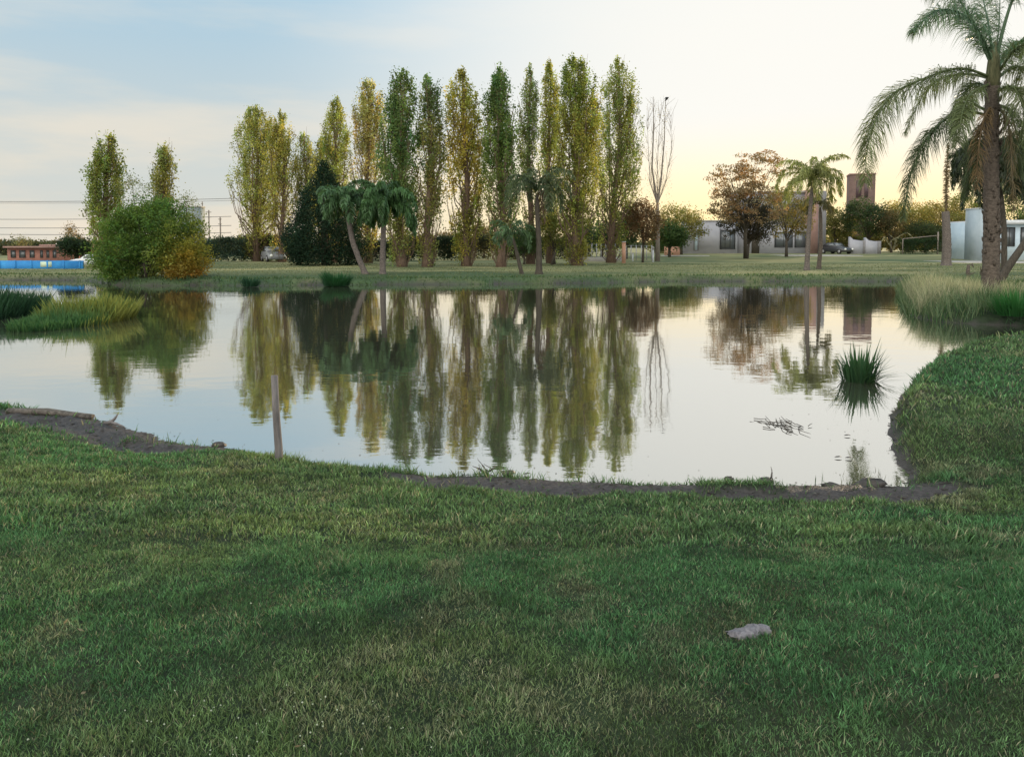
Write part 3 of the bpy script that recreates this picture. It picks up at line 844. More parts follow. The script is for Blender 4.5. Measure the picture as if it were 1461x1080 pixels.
# the round bush standing at the water, yellowing at its right foot
BY = 39.3
def bushcol(cen, cc):
    p0 = at(262, 385, BY)
    s_ = sst(-1.9, 1.3, (cen[:, 0] - p0[0]) * .8 - (cen[:, 2] - p0[2]) * .55)[:, None]
    yel = np.array([.44, .34, .06]); ora = np.array([.46, .24, .06])
    low_ = (1 - sst(.6, 1.4, cen[:, 2]))[:, None]
    y2 = yel * (1 - low_ * .7) + ora * low_ * .7
    return cc * (1 - s_) + y2 * s_
broadleaf(gb(215, 404, BY), [eb(178, 352, BY, 76, 100, 1.9, 1.3), eb(250, 348, BY, 80, 108, 1.9, 1.5), eb(213, 338, BY, 84, 96, 1.7, 1), eb(262, 376, BY, 64, 56, 1.5, .8), eb(165, 378, BY, 54, 54, 1.4, .7), eb(228, 302, BY, 44, 44, 1.0, .4), eb(186, 316, BY, 50, 40, 1.1, .4)],
          'big round green bush at the water, turning yellow and orange at its foot', (.105, .185, .045), 900, 60, .12, .20, .07, name='bush', cat='bush', seed=1, stems=6, limbs=7, colfn=bushcol, shell=.35)
broadleaf(gb(196, 392, 53), [eb(196, 285, 53, 52, 66, 1.3), eb(206, 330, 53, 60, 60, 1.4)], 'loose grey-green tree filling the gap between two poplars behind the round bush', (.15, .165, .08), 120, 24, .13, .24, .12, seed=2)
broadleaf(gb(268, 392, 54), [eb(266, 292, 54, 26, 34, .7), eb(262, 330, 54, 36, 60, .9)], 'small twiggy tree showing over the right shoulder of the round bush', (.14, .155, .08), 50, 22, .12, .22, .09, seed=3)
# conifer
def cypress():
    global rng
    rng = np.random.default_rng(88)
    Y = 60; base = gb(464, 380, Y); top = at(464, 231, Y); H = top[2] - base[2]; R = 57 / F * Y
    root = thing('cypress', base, 'dark, nearly black conical cypress, dense down to the ground', 'tree')
    tk = MB(); tk.tube([base - [0, 0, .1], base + [0, 0, H * .5], base + [0, 0, H * .96]], [.3, .18, .02], 8); tk.build('trunk', M['dark_bark'], root)
    n = 1150; t = rng.beta(1.05, 1.9, n); ang = rng.uniform(0, 2 * PI, n)
    env = np.where(t < .2, .86 + .14 * sst(0, .2, t), (1 - ((t - .2) / .8) ** 1.35)) * (1 + .10 * np.sin(ang * 3 + t * 14)) * R
    r = env * (.7 + .3 * rng.random(n)) * rng.uniform(.85, 1.08, n)
    cen = base + np.stack([np.cos(ang) * r, np.sin(ang) * r, t * H * .985 + .15], 1)
    cr_ = MB(); leaf_cloud(cr_, cen, np.tile([[.16, .16, .30]], (n, 1)), 34, .15, (.014, .032, .017), .35, up=.8)
    cr_.build('crown', M['needle'], root)
cypress()

# background trees and hedges behind the poplars
def bgtree(px, pb, pt, w, Y, label, col, seed, n=130, group=None, leaf=.2, sig=.36, name='tree', tr=.16, extra=None, cat='tree'):
    hp = pb - pt
    bl = [eb(px, pt + hp * .36, Y, w, hp * .70, None, 1.4), eb(px - w * .18, pt + hp * .22, Y, w * .55, hp * .42, None, .7), eb(px + w * .2, pt + hp * .42, Y, w * .6, hp * .5, None, .8)]
    if extra: bl += extra
    return broadleaf(gb(px, pb, Y), bl, label, col, int(n * 1.7), 30, leaf * 1.15, sig, tr, name=name, cat=cat, group=group, seed=seed)
def hedge(px0, px1, pt, Y, depth, label, col, seed, n=None, group=None, leaf=.16, wob=.18):
    global rng
    rng = np.random.default_rng(5000 + seed)
    a = at(px0, pt, Y); c = at(px1, pt, Y); z0 = gz((a[0] + c[0]) / 2, Y)
    L_ = c[0] - a[0]; H = a[2] - z0
    base = np.array([(a[0] + c[0]) / 2, Y, z0])
    n = n or int(L_ * H * 26)
    x = rng.uniform(a[0], c[0], n); top = H * (1 - wob * fbm(x * .5, x * 0 + seed, seed) * 1.5)
    fr = rng.random(n)
    z = np.where(fr < .35, top, rng.uniform(.1, 1, n) * top)
    y = np.where(fr < .35, rng.uniform(-depth, depth, n), -depth + rng.normal(0, .1, n)) + Y
    back = (fr > .8); y = np.where(back, Y + depth * rng.uniform(-1, 1, n), y)
    cr_ = MB(); leaf_cloud(cr_, np.stack([x, y, z0 + z], 1), np.tile([[.24, .2, .2]], (n, 1)), 22, leaf * 1.25, col, .35)
    root = tag(cr_.build('hedge', M['leaf'], origin=base), label, 'hedge', group)
    rng = np.random.default_rng(5)
    return root
HG = 'hedges and shrubs behind the poplars'
hedge(292, 352, 340, 74, 1.0, 'blue-green low hedge between the round bush and the twin-topped poplar', (.045, .075, .055), 1, group=HG)
hedge(346, 425, 336, 76, 1.0, 'dark hedge behind the grey car and the pale slim poplar', (.045, .070, .040), 2, group=HG)
hedge(585, 665, 338, 78, 1.1, 'very dark hedge behind the foot of the slim blue-green poplar', (.025, .04, .022), 3, group=HG)
hedge(660, 760, 336, 80, 1.1, 'brown-green hedge behind the golden poplar and the dark poplar beside it', (.05, .055, .03), 4, group=HG)
hedge(755, 842, 338, 82, 1.1, 'green hedge behind the middle fan palm and the tallest poplar', (.045, .065, .03), 5, group=HG)
hedge(500, 590, 346, 76, 1.0, 'shadowy hedge glimpsed between the two drooping palms', (.03, .045, .03), 6, group=HG)
BT = 'trees in the background behind the poplars'
bgtree(858, 372, 318, 62, 84, 'blue-green rounded tree behind the tallest poplar', (.04, .075, .04), 11, group=BT)
bgtree(893, 371, 300, 44, 80, 'dark tree rising behind the orange gate post', (.045, .075, .035), 12, group=BT, n=90)
bgtree(917, 370, 284, 52, 68, 'small dark tree with a brownish airy top beside the bare poplar', (.13, .085, .05), 13, n=110, leaf=.16, sig=.28, tr=.10, group=BT)
bgtree(972, 366, 292, 66, 96, 'olive tree to the left of the low white house', (.15, .145, .05), 14, group=BT, n=120)
bgtree(955, 368, 318, 46, 86, 'darker green shrub tree against the left wall of the white house', (.05, .085, .03), 15, group=BT, n=100)
bgtree(640, 374, 330, 26, 86, 'twiggy brown shrub tree seen under the golden poplar', (.10, .08, .045), 16, n=40, group=BT)
bgtree(690, 374, 322, 30, 88, 'small brown shrub tree seen between golden and dark poplar', (.10, .085, .045), 17, n=50, group=BT)
bgtree(747, 376, 322, 46, 62.5, 'bushy green young tree at the left of the middle palm', (.05, .085, .035), 18, n=90, leaf=.13, sig=.22, tr=.08, group=BT)
bgtree(792, 374, 300, 50, 63, 'yellow-green young tree at the foot of the tallest poplar', (.13, .14, .04), 19, n=90, leaf=.13, sig=.24, tr=.08, group=BT)
# right side
broadleaf(gb(1064, 369), [eb(1050, 262, 76, 74, 62, 2.0, 1.0), eb(1085, 240, 76, 72, 46, 2.0, .9), eb(1035, 292, 76, 46, 50, 1.6, .5), eb(1075, 290, 76, 96, 60, 2.4, 1.0)],
          'spreading copper-leaved tree in front of the white house', (.20, .14, .085), 400, 26, .20, .25, .20, seed=21, limbs=40, fork=.34, name='tree', flat=.6)
broadleaf(gb(1066, 364, 80), [eb(1064, 310, 80, 70, 60, 1.8, 1.0), eb(1084, 318, 80, 56, 50, 1.5, .6)],
          'dark dense small tree shading the house entrance', (.045, .040, .030), 300, 30, .2, .28, .14, seed=22, limbs=18)
bgtree(1122, 364, 268, 74, 86, 'golden olive tree partly hiding the upper floor of the house', (.17, .14, .045), 23, n=150, leaf=.17, sig=.3)
RT = 'trees behind the right-hand lawn'
bgtree(1238, 357, 286, 68, 108, 'dark rounded tree in front of the brick tower', (.035, .055, .025), 31, n=170, leaf=.22, sig=.42, group=RT)
bgtree(1192, 357, 300, 50, 112, 'olive shrub tree between the house and the brick tower', (.12, .12, .04), 32, n=110, leaf=.22, sig=.42, group=RT)
bgtree(1295, 358, 290, 70, 112, 'bright yellow-green tree to the right of the brick tower', (.19, .165, .045), 33, n=150, leaf=.22, sig=.42, group=RT)
bgtree(1342, 358, 288, 66, 116, 'yellow-green tree behind the topless palm trunk', (.17, .15, .05), 34, n=150, leaf=.22, sig=.42, group=RT)
bgtree(1272, 358, 300, 40, 106, 'brownish shrub tree behind the pale arching plant', (.11, .09, .045), 38, n=80, leaf=.2, sig=.4, group=RT)
bgtree(1380, 359, 278, 60, 120, 'tall green tree just left of the blue-white house', (.12, .125, .04), 35, n=130, leaf=.22, sig=.42, group=RT)
bgtree(1320, 357, 318, 60, 104, 'dark green shrub tree over the clipped hedge', (.05, .065, .03), 36, n=110, leaf=.2, sig=.38, group=RT)
bgtree(1452, 358, 244, 120, 96, 'leafy green tree behind the blue-white house', (.07, .10, .035), 37, n=150, leaf=.22, sig=.42, group=RT)
hedge(1176, 1300, 322, 124, 2.0, 'olive belt of shrubs filling in behind the brick tower and dark rounded tree', (.13, .125, .04), 20, group='shrub belts behind the right-hand lawn', leaf=.3, wob=.5, n=420)
hedge(1290, 1470, 312, 126, 2.0, 'yellow-green belt of shrubs behind the topless palm trunk and clipped hedge', (.17, .15, .045), 21, group='shrub belts behind the right-hand lawn', leaf=.3, wob=.5, n=760)
hedge(930, 985, 326, 104, 1.5, 'olive shrubs joining the trees left of the low white house', (.09, .10, .035), 22, leaf=.24, wob=.4)
hedge(1283, 1337, 343, 98, .8, 'square clipped dark hedge on the right-hand lawn', (.03, .055, .022), 9, wob=.03, leaf=.13)
# left far
bgtree(108, 378, 341, 44, 66, 'dark low tree at the end of the blue wall', (.018, .035, .018), 41, n=100, leaf=.16, sig=.26)
bgtree(104, 376, 322, 22, 82, 'sparse brownish tree sticking up behind the dark low tree', (.13, .10, .055), 42, n=24, leaf=.16, sig=.3, tr=.07)
bgtree(30, 374, 336, 16, 130, 'wispy small tree behind the roof of the red building', (.13, .12, .06), 43, n=14, leaf=.2, sig=.4, tr=.08)
def treeline(px0, px1, Y, pt, n, col, seed):
    g = np.random.default_rng(seed); x = g.uniform(at(px0, 350, Y)[0], at(px1, 350, Y)[0], n)
    H = (at(730, pt, Y)[2] + 2) * (.45 + .85 * fbm(x * .05, x * 0 + seed, seed)); z = g.random(n) ** .7 * H - 1.5
    mb = MB(); leaf_cloud(mb, np.stack([x, Y + g.normal(0, 5, n), z], 1), np.tile([[1.2, 1.2, .8]], (n, 1)), 16, 1.1, col, .3)
    return tag(mb.build('distant_treeline', M['leaf']), 'faint uneven line of far-off trees along the horizon', 'treeline', kind='stuff')
treeline(-150, 1620, 290, 344, 5200, (.075, .085, .05), 3)
print('trees done')

# ------------------------------------------------------------------ palms
def frond_mesh(mb, pts, leaf_len, n, width, col, droop=.8, r0=.03, spread=1.0, start=.15, plume=.35):
    P = np.asarray(pts, float)
    # resample by a Catmull-Rom like spline
    t = np.linspace(0, len(P) - 1, 26)
    out = np.zeros((26, 3))
    for i, tt in enumerate(t):
        k = min(int(tt), len(P) - 2); f = tt - k
        p0 = P[max(k - 1, 0)]; p1 = P[k]; p2 = P[k + 1]; p3 = P[min(k + 2, len(P) - 1)]
        out[i] = .5 * (2 * p1 + (p2 - p0) * f + (2 * p0 - 5 * p1 + 4 * p2 - p3) * f * f + (3 * p1 - p0 - 3 * p2 + p3) * f ** 3)
    mb.tube(out, np.linspace(r0, r0 * .15, 26), 5, col=np.array(col) * .9, cap=False)
    s_ = rng.uniform(start, .99, n)
    idx = s_ * 25; k = np.minimum(idx.astype(int), 24); f = (idx - k)[:, None]
    B = out[k] * (1 - f) + out[k + 1] * f
    T = out[k + 1] - out[k]; T /= np.linalg.norm(T, axis=1)[:, None]
    up = np.array([0, 0, 1.]); side = np.cross(T, up); side /= np.linalg.norm(side, axis=1)[:, None] + 1e-6
    nn = np.cross(side, T)
    sg = np.where(rng.random(n) < .5, -1., 1.)[:, None]
    d = side * sg * spread * rng.uniform(.5, 1, (n, 1)) + T * rng.uniform(.35, .9, (n, 1)) + nn * rng.normal(0, plume, (n, 1))
    d /= np.linalg.norm(d, axis=1)[:, None]
    L_ = leaf_len * (np.sin(np.clip(s_, 0, 1) * PI * .80 + .35)) * rng.uniform(.75, 1.15, n)
    L_ = np.maximum(L_, leaf_len * .25)
    p1 = B + d * (L_ * .5)[:, None]; p1[:, 2] -= L_ * .5 * droop * .30
    p2 = p1 + d * (L_ * .5 * (1 - .55 * droop))[:, None]; p2[:, 2] -= L_ * .5 * droop
    wv = np.cross(d, rng.normal(0, 1, (n, 3))); wv /= np.linalg.norm(wv, axis=1)[:, None]; wv *= width
    c = np.asarray(col) * rng.uniform(.6, 1.35, (n, 1))
    V = np.stack([B - wv * .5, B + wv * .5, p1 + wv, p1 - wv, p2], 1).reshape(-1, 3)
    i = np.arange(n)[:, None] * 5; n0 = mb.n
    mb.add(V, i + np.array([[0, 1, 2, 3]]), np.repeat(c, 5, 0))
    mb.f[3].append(i + np.array([[3, 2, 4]]) + n0); mb.fm[3].append(np.zeros(n))

def palm_trunk(mb, pts, r0, r1, rings=True, seg=60, taper=True):
    P = np.asarray(pts, float); u = np.linspace(0, 1, len(P)); t = np.linspace(0, 1, seg)
    Q = np.stack([np.interp(t, u, P[:, j]) for j in range(3)], 1)
    for _ in range(6): Q[1:-1] = (Q[:-2] + Q[1:-1] * 2 + Q[2:]) / 4
    r = r0 + (r1 - r0) * t ** .7
    r[:3] *= np.array([1.35, 1.2, 1.08]); r[-6:] *= np.linspace(1, .45, 6) if taper else 1
    if rings: r = r * (1 + .035 * np.where(np.arange(seg) % 3 == 0, 1, -.4))
    mb.tube(Q, r, 14, jitter=.03)
    return Q

def palm(name, tr_pts, r0, r1, crown, nf, L_, label, col, bark='grey_palm_bark', seed=0, droop=.8, n_leaf=90, lw=.025, arch=.55, group=None, dead=0, leaf_len=.55, elev=(.1, 1.2), az=None):
    global rng
    rng = np.random.default_rng(8000 + seed)
    root = thing(name, tr_pts[0], label, 'palm tree', group)
    tb = MB(); palm_trunk(tb, np.array(tr_pts) - np.array([[0, 0, .08]] + [[0, 0, 0]] * (len(tr_pts) - 1)), r0, r1, seg=36)
    tb.build('trunk', M[bark], root, smooth=True)
    c = np.asarray(crown, float)
    for i in range(nf):
        a = (i * 2.399 + rng.normal(0, .25)) if az is None else az[i]
        e = elev[0] + (elev[1] - elev[0]) * ((i + .5) / nf)
        h = np.array([math.cos(a), math.sin(a), 0]); ll = L_ * rng.uniform(.8, 1.12)
        p = [c]
        ang = e; q = c.copy(); K_ = 6
        for k in range(K_):
            q = q + (h * math.cos(ang) + np.array([0, 0, 1]) * math.sin(ang)) * ll / K_
            ang -= arch * (.45 + .22 * k) * rng.uniform(.8, 1.2) * (.6 + .4 * (1.3 - e))
            ang = max(ang, -1.5)
            p.append(q.copy())
        fb = MB(); cc = np.array(col) * rng.uniform(.75, 1.25)
        frond_mesh(fb, p, leaf_len * rng.uniform(.85, 1.15), n_leaf, lw, cc, droop * rng.uniform(.8, 1.1), r0=.03, plume=.5)
        fb.build('frond', M['frond'], root)
    for i in range(dead):
        a = rng.uniform(0, 2 * PI); h = np.array([math.cos(a), math.sin(a), 0])
        p = [c, c + h * .35 + [0, 0, -.1], c + h * .5 + [0, 0, -.9], c + h * .45 + [0, 0, -1.9]]
        fb = MB(); frond_mesh(fb, p, leaf_len * .8, n_leaf // 2, lw, (.15, .10, .06), 1.0)
        fb.build('dead_frond', M['frond'], root)
    rng = np.random.default_rng(seed)
    return root
def bp_(px, py): return ground_pt(px, py)
# two drooping palms in front of the cypress
b0 = bp_(522, 391); Yp = b0[1]
palm('palm', [b0, at(513, 372, Yp), at(503, 345, Yp), at(498, 318, Yp), at(496, 298, Yp)], .17, .13, at(495, 290, Yp), 20, 2.15, 'pale-trunked palm leaning left in front of the dark cypress', (.065, .130, .052), seed=1, n_leaf=170, lw=.035, droop=.9)
b0 = bp_(546, 391); Yp = b0[1]
palm('palm', [b0, at(546, 360, Yp), at(547, 330, Yp), at(548, 300, Yp)], .18, .13, at(549, 293, Yp), 26, 2.65, 'upright palm with a wide drooping dark green crown beside the leaning one', (.060, .130, .042), seed=2, n_leaf=210, lw=.04, droop=1.0)
# small leaning palm and middle palm
b0 = bp_(745, 391); Yp = b0[1]
palm('palm', [b0, at(740, 372, Yp), at(735, 352, Yp), at(731, 338, Yp)], .12, .09, at(730, 335, Yp), 13, 1.7, 'short slanting palm between the dark poplar and the middle palm', (.08, .14, .06), seed=3, n_leaf=70, lw=.03, bark='dark_bark', leaf_len=.4)
b0 = bp_(769, 391); Yp = b0[1]
palm('palm', [b0, at(769, 350, Yp), at(767, 310, Yp), at(766, 278, Yp)], .20, .11, at(766, 270, Yp), 17, 2.6, 'tall thin-crowned dark palm in the middle of the far bank', (.075, .105, .045), seed=4, n_leaf=95, lw=.03, bark='dark_bark', dead=3)
# palms on the right lawn
b0 = bp_(1151, 386); Yp = b0[1]
palm('palm', [b0, at(1153, 345, Yp), at(1156, 300, Yp), at(1159, 262, Yp)], .17, .11, at(1159, 256, Yp), 22, 2.7, 'slender queen palm rising in front of the house corner', (.24, .26, .085), seed=5, n_leaf=150, lw=.026, droop=.95, arch=.55, elev=(.0, 1.3))
b0 = bp_(1168, 384); Yp = b0[1]
palm('palm', [b0, at(1171, 350, Yp), at(1171, 315, Yp), at(1170, 296, Yp)], .15, .10, at(1170, 292, Yp), 8, 1.3, 'lower palm with a red-brown trunk, close beside the slender queen palm', (.13, .12, .05), seed=6, n_leaf=70, lw=.03, droop=1.0, bark='palm_bark')
# palm behind the big one, with a heavy dark skirt of fronds
b0 = gb(1433, 376, 40); Yp = 40
palm('palm', [b0, at(1433, 330, Yp), at(1428, 280, Yp), at(1420, 225, Yp)], .15, .12, at(1418, 218, Yp), 46, 3.3, 'palm with a heavy dark drooping skirt of fronds, right behind the big palm', (.035, .050, .024), seed=7, n_leaf=170, lw=.035, droop=1.0, arch=.75, elev=(-.3, .9), bark='dark_bark', leaf_len=.6)

# headless trunk with one hanging frond
b0 = bp_(1350, 379); Yp = b0[1]
root = thing('palm_stump', b0, 'thick topless palm trunk on the right lawn with a dry frond standing on it', 'tree stump')
tb = MB(); palm_trunk(tb, [b0 - [0, 0, .1], at(1351, 350, Yp), at(1350, 322, Yp), at(1349, 302, Yp)], .36, .27, seg=36, taper=False); tb.build('trunk', M['grey_palm_bark'], root, smooth=True)
rng = np.random.default_rng(61)
fb = MB(); frond_mesh(fb, [at(1350, 310, Yp), at(1350, 275, Yp), at(1351, 240, Yp), at(1353, 205, Yp)], .55, 650, .035, (.17, .13, .07), .9, .08, spread=.8, start=.0, plume=.6); fb.build('dry_frond', M['frond'], root)

# the big palm on the point
rng = np.random.default_rng(66)
b0 = bp_(1413, 431); Yp = b0[1]
root = thing('big_palm', b0, 'big queen palm with rough brown trunk standing on the grassy point', 'palm tree')
tb = MB()
palm_trunk(tb, [b0 - [0, 0, .1], at(1414, 380, Yp), at(1415, 320, Yp), at(1414, 250, Yp), at(1414, 180, Yp), at(1417, 110, Yp)], .255, .185, seg=110)
# old leaf bases on the trunk
for i in range(150):
    f = rng.random() ** .8; a = rng.uniform(0, 2 * PI)
    z = b0[2] + .3 + f * (at(1414, 110, Yp)[2] - b0[2] - .5); r = .255 + (.185 - .255) * f ** .7
    xc = np.interp(z, [b0[2], at(1415, 320, Yp)[2], at(1417, 110, Yp)[2]], [b0[0], at(1415, 320, Yp)[0], at(1417, 110, Yp)[0]])
    h = np.array([math.cos(a), math.sin(a), 0]); p = np.array([xc, Yp, z]) + h * (r - .02)
    tb.tube([p, p + h * .045 + [0, 0, .09], p + h * .06 + [0, 0, .18]], [.045, .035, .008], 5, flat=.5)
tb.build('trunk', M['palm_bark'], root, smooth=True)
cs = MB()
cs.tube([at(1416, 128, Yp), at(1417, 108, Yp), at(1418, 88, Yp), at(1420, 60, Yp)], [.17, .19, .16, .05], 12); cs.build('crownshaft', M['crownshaft'], root, smooth=True)
def bf(pts, dys, n, col, ll=.62, droop=.95, name='frond', lw=.0085, spread=1.0, r0=.045, start=.12):
    P = [at(x, y, Yp + d) for (x, y), d in zip(pts, dys)]
    fb = MB(); frond_mesh(fb, P, ll * 1.45, int(n * 2.0), lw, np.array(col) * np.array([1.75, 1.7, 1.45]), droop * .9, r0, spread=spread, start=start, plume=.5); fb.build(name, M['frond'], root)
g1_, g2_, g3_ = (.055, .095, .060), (.065, .085, .040), (.045, .065, .030)
bf([(1415, 90), (1402, 55), (1375, 22), (1338, 15), (1302, 45)], (0, -.3, -.7, -1.1, -1.4), 420, g1_)
bf([(1414, 92), (1395, 50), (1372, 5), (1348, -20), (1318, -15)], (0, .3, .5, .8, 1.0), 380, g1_)
bf([(1412, 110), (1370, 98), (1320, 112), (1268, 140), (1240, 200), (1234, 262)], (0, -.3, -.7, -1.1, -1.4, -1.5), 520, g2_, ll=.60)
bf([(1411, 112), (1380, 106), (1345, 112), (1318, 135), (1290, 190)], (0, .5, 1.0, 1.5, 1.8), 220, g2_, ll=.45)
bf([(1410, 165), (1370, 160), (1330, 188), (1302, 240), (1288, 312)], (0, -.2, -.5, -.7, -.8), 480, g3_, ll=.45, spread=.8)
bf([(1409, 160), (1385, 150), (1366, 175), (1358, 225)], (0, .4, .7, .9), 180, g3_, ll=.4)
bf([(1420, 95), (1432, 40), (1450, -10), (1480, -40), (1520, -50)], (0, -.2, -.4, -.5, -.6), 260, g1_, r0=.06, start=.4)
bf([(1419, 90), (1425, 40), (1427, -10), (1428, -60)], (0, 0, .1, .1), 60, g1_, ll=.2, r0=.025, start=.5)
bf([(1424, 105), (1450, 70), (1490, 60), (1535, 95), (1555, 170)], (0, -.6, -1.1, -1.5, -1.7), 420, g2_)
bf([(1424, 112), (1450, 95), (1480, 120), (1500, 190), (1505, 260)], (0, .4, .8, 1.1, 1.2), 380, g2_)
bf([(1424, 130), (1445, 125), (1462, 160), (1472, 230)], (0, -.7, -1.2, -1.3), 320, g2_, ll=.5)
bf([(1424, 98), (1440, 72), (1462, 60), (1485, 100)], (0, .9, 1.7, 2.2), 300, (.05, .10, .05))
bf([(1416, 90), (1412, 45), (1405, 10), (1398, -20)], (0, .6, 1.3, 2.2), 260, g1_)
bf([(1416, 150), (1404, 170), (1396, 215), (1394, 270)], (0, -.3, -.4, -.4), 150, (.12, .085, .05), ll=.35, name='dead_frond')
bf([(1420, 150), (1438, 175), (1444, 235), (1446, 300)], (0, -.3, -.4, -.4), 150, (.10, .08, .05), ll=.35, name='dead_frond')
bf([(1412, 170), (1398, 190), (1384, 230), (1380, 285)], (0, .5, .8, .9), 240, g3_, ll=.45)
bf([(1412, 120), (1385, 135), (1372, 165), (1368, 205)], (0, -.9, -1.6, -1.9), 260, g2_, ll=.45)
bf([(1414, 140), (1400, 120), (1380, 128), (1362, 165)], (0, 1.0, 1.8, 2.2), 260, g3_, ll=.5)
bf([(1424, 150), (1440, 160), (1452, 200), (1456, 250)], (0, .6, 1.0, 1.1), 260, g3_, ll=.5)
print('palms done')
rng = np.random.default_rng(91)
# leaning trunk behind the big palm, small snag
b0 = bp_(1424, 405); Yq = b0[1]
root = thing('leaning_trunk', b0, 'dark bare trunk slanting up to the right behind the big palm', 'tree')
tb = MB(); palm_trunk(tb, [b0 - [.05, 0, .1], at(1440, 378, Yq), at(1462, 348, Yq), at(1490, 300, Yq), at(1510, 255, Yq)], .17, .12, rings=False, seg=24); tb.build('trunk', M['dark_bark'], root, smooth=True)
fb = MB(); cen = np.array([at(1512 + rng.normal(0, 16), 235 + rng.normal(0, 16), Yq) + [0, rng.normal(0, .4), 0] for _ in range(40)])
leaf_cloud(fb, cen, np.tile([[.2, .2, .2]], (40, 1)), 26, .13, (.05, .085, .03)); fb.build('crown', M['leaf'], root)
b0 = bp_(1385, 404); Yq = b0[1]
mb = MB(); mb.tube([b0 - [0, 0, .1], at(1383, 398, Yq), at(1381, 388, Yq), at(1382, 378, Yq), at(1387, 377, Yq), at(1389, 382, Yq)], [.12, .10, .075, .06, .045, .02], 8, jitter=.12)
mb.tube([at(1382, 394, Yq), at(1388, 390, Yq), at(1392, 389, Yq)], [.05, .035, .012], 6, jitter=.1)
tag(mb.build('snag', M['palm_bark'], origin=b0, smooth=True), 'small hooked brown snag in the long grass beside the big palm', 'snag')
# short slanting stubs
b0 = bp_(787, 378); Yq = b0[1]
mb = MB(); mb.tube([b0 - [0, 0, .1], at(790, 368, Yq), at(793, 360, Yq)], [.12, .1, .07], 8, jitter=.1)
tag(mb.build('tree_stump', M['dark_bark'], origin=b0, smooth=True), 'short dark slanting stump right of the middle palm', 'stump')

# ------------------------------------------------------------------ water plants
def spiky(px, py, R, H, n, label, name, cat, cols, group=None, seed=0, w=.02, arch=.5, sx=1.0, z0=None, upright=.0):
    global rng
    rng = np.random.default_rng(400 + seed)
    b = onz(px, py, 0 if z0 is None else z0); b[2] = -.03 if z0 is None else z0
    mb = MB()
    a = rng.uniform(0, 2 * PI, n); rr = np.sqrt(rng.random(n)) * R * .55
    base = b + np.stack([np.cos(a) * rr * sx, np.sin(a) * rr, np.zeros(n)], 1)
    lean = rng.random(n) ** .8 * (1 - upright)
    out = np.stack([np.cos(a) * sx ** .3, np.sin(a), np.zeros(n)], 1)
    h = H * rng.uniform(.5, 1.08, n) * (1 + .16 * np.sin(a * 2 + 1) + .10 * np.sin(a * 5))
    lean = lean * (1 + .25 * np.sin(a + 2))
    L1 = (h * np.cos(lean * 1.1)); 
    tip = base + out * (R * .9 * lean)[:, None] + np.stack([np.zeros(n), np.zeros(n), L1], 1)
    side = np.stack([-out[:, 1], out[:, 0], np.zeros(n)], 1)
    f = rng.random((n, 1)); c = np.array(cols[0]) * f + np.array(cols[1]) * (1 - f)
    bend = np.zeros((n, 3)); bend[:, 2] = h * .10 * arch; bend -= out * (R * .12 * lean)[:, None]
    mb.blades(base, tip, side * (w * rng.uniform(.7, 1.2, (n, 1))), bend, c * .7, c * 1.1)
    rng = np.random.default_rng(3)
    return tag(mb.build(name, M['grass'], origin=b), label, cat, group)
spiky(1226, 543, .43, .60, 230, 'spiky dark green clump standing alone in the water near the right bank', 'iris_clump', 'water plant', ((.03, .085, .035), (.055, .12, .05)), seed=1, w=.013)
# reed beds at the left: many blades over a low island
def reedbed(cx0, cx1, py_near, py_far, H, label, name, n, cols, seed, gold=None):
    global rng
    rng = np.random.default_rng(440 + seed)
    d = onz((cx0 + cx1) / 2, py_far); a = onz(cx0, py_near); yc, ry = (a[1] + d[1]) / 2, abs(d[1] - a[1]) / 2
    a = at(cx0, 450, yc); c = at(cx1, 450, yc); xc, rx = (a[0] + c[0]) / 2, (c[0] - a[0]) / 2
    r = np.sqrt(rng.random(n)); th = rng.uniform(0, 2 * PI, n)
    x = xc + np.cos(th) * r * rx; y = yc + np.sin(th) * r * ry
    h = H * rng.uniform(.5, 1.15, n) * (1.05 - .4 * r ** 3) * (.55 + .9 * fbm(x * 1.6, y * 1.6, 90 + seed, 3)) * np.where(rng.random(n) < .03, 1.35, 1) * (.62 + .75 * sst(yc - ry * .5, yc + ry * .3, y))
    b = np.stack([x, y, np.full(n, -.03)], 1)
    o_ = np.stack([np.cos(th), np.sin(th), np.zeros(n)], 1) * r[:, None] ** 2 * .35 + rand_dirs(n) * .3
    tip = b + o_ * h[:, None]; tip[:, 2] += h
    w = (sst(yc - ry * .35, yc + ry * .25, y) * (rng.random(n) < .88))[:, None] if gold else np.zeros((n, 1))
    if gold: w = np.maximum(w, (sst(xc + rx * .75, xc + rx * .95, x) * (rng.random(n) < .6))[:, None])
    f = rng.random((n, 1)); cc = np.array(cols[0]) * f + np.array(cols[1]) * (1 - f)
    if gold: cc = cc * (1 - w) + np.array(gold) * w * rng.uniform(.7, 1.3, (n, 1))
    bend = np.zeros((n, 3)); bend[:, 2] = h * .08
    mb = MB(); mb.blades(b, tip, rand_dirs(n) * .017, bend, cc * .6, cc * 1.15)
    o = tag(mb.build(name, M['grass'], origin=(xc, yc, 0)), label, 'reeds')
    # a few brown broken canes
    return o
reedbed(58, 164, 474, 448, .48, 'wide reed bed in the water, green in front and yellowish behind', 'reed_bed', 5200, ((.035, .105, .040), (.07, .15, .05)), 1, gold=(.22, .24, .055))
reedbed(-60, 22, 466, 442, .58, 'dark green reed bed at the far left edge of the pond', 'reed_bed', 4200, ((.018, .055, .028), (.03, .08, .035)), 2)
spiky(480, 408, 1.15, .75, 620, 'bright green rush clump at the far shore below the cypress', 'rush_clump', 'water plant', ((.020, .085, .030), (.03, .11, .04)), seed=3, w=.02, z0=.02, upright=.35)
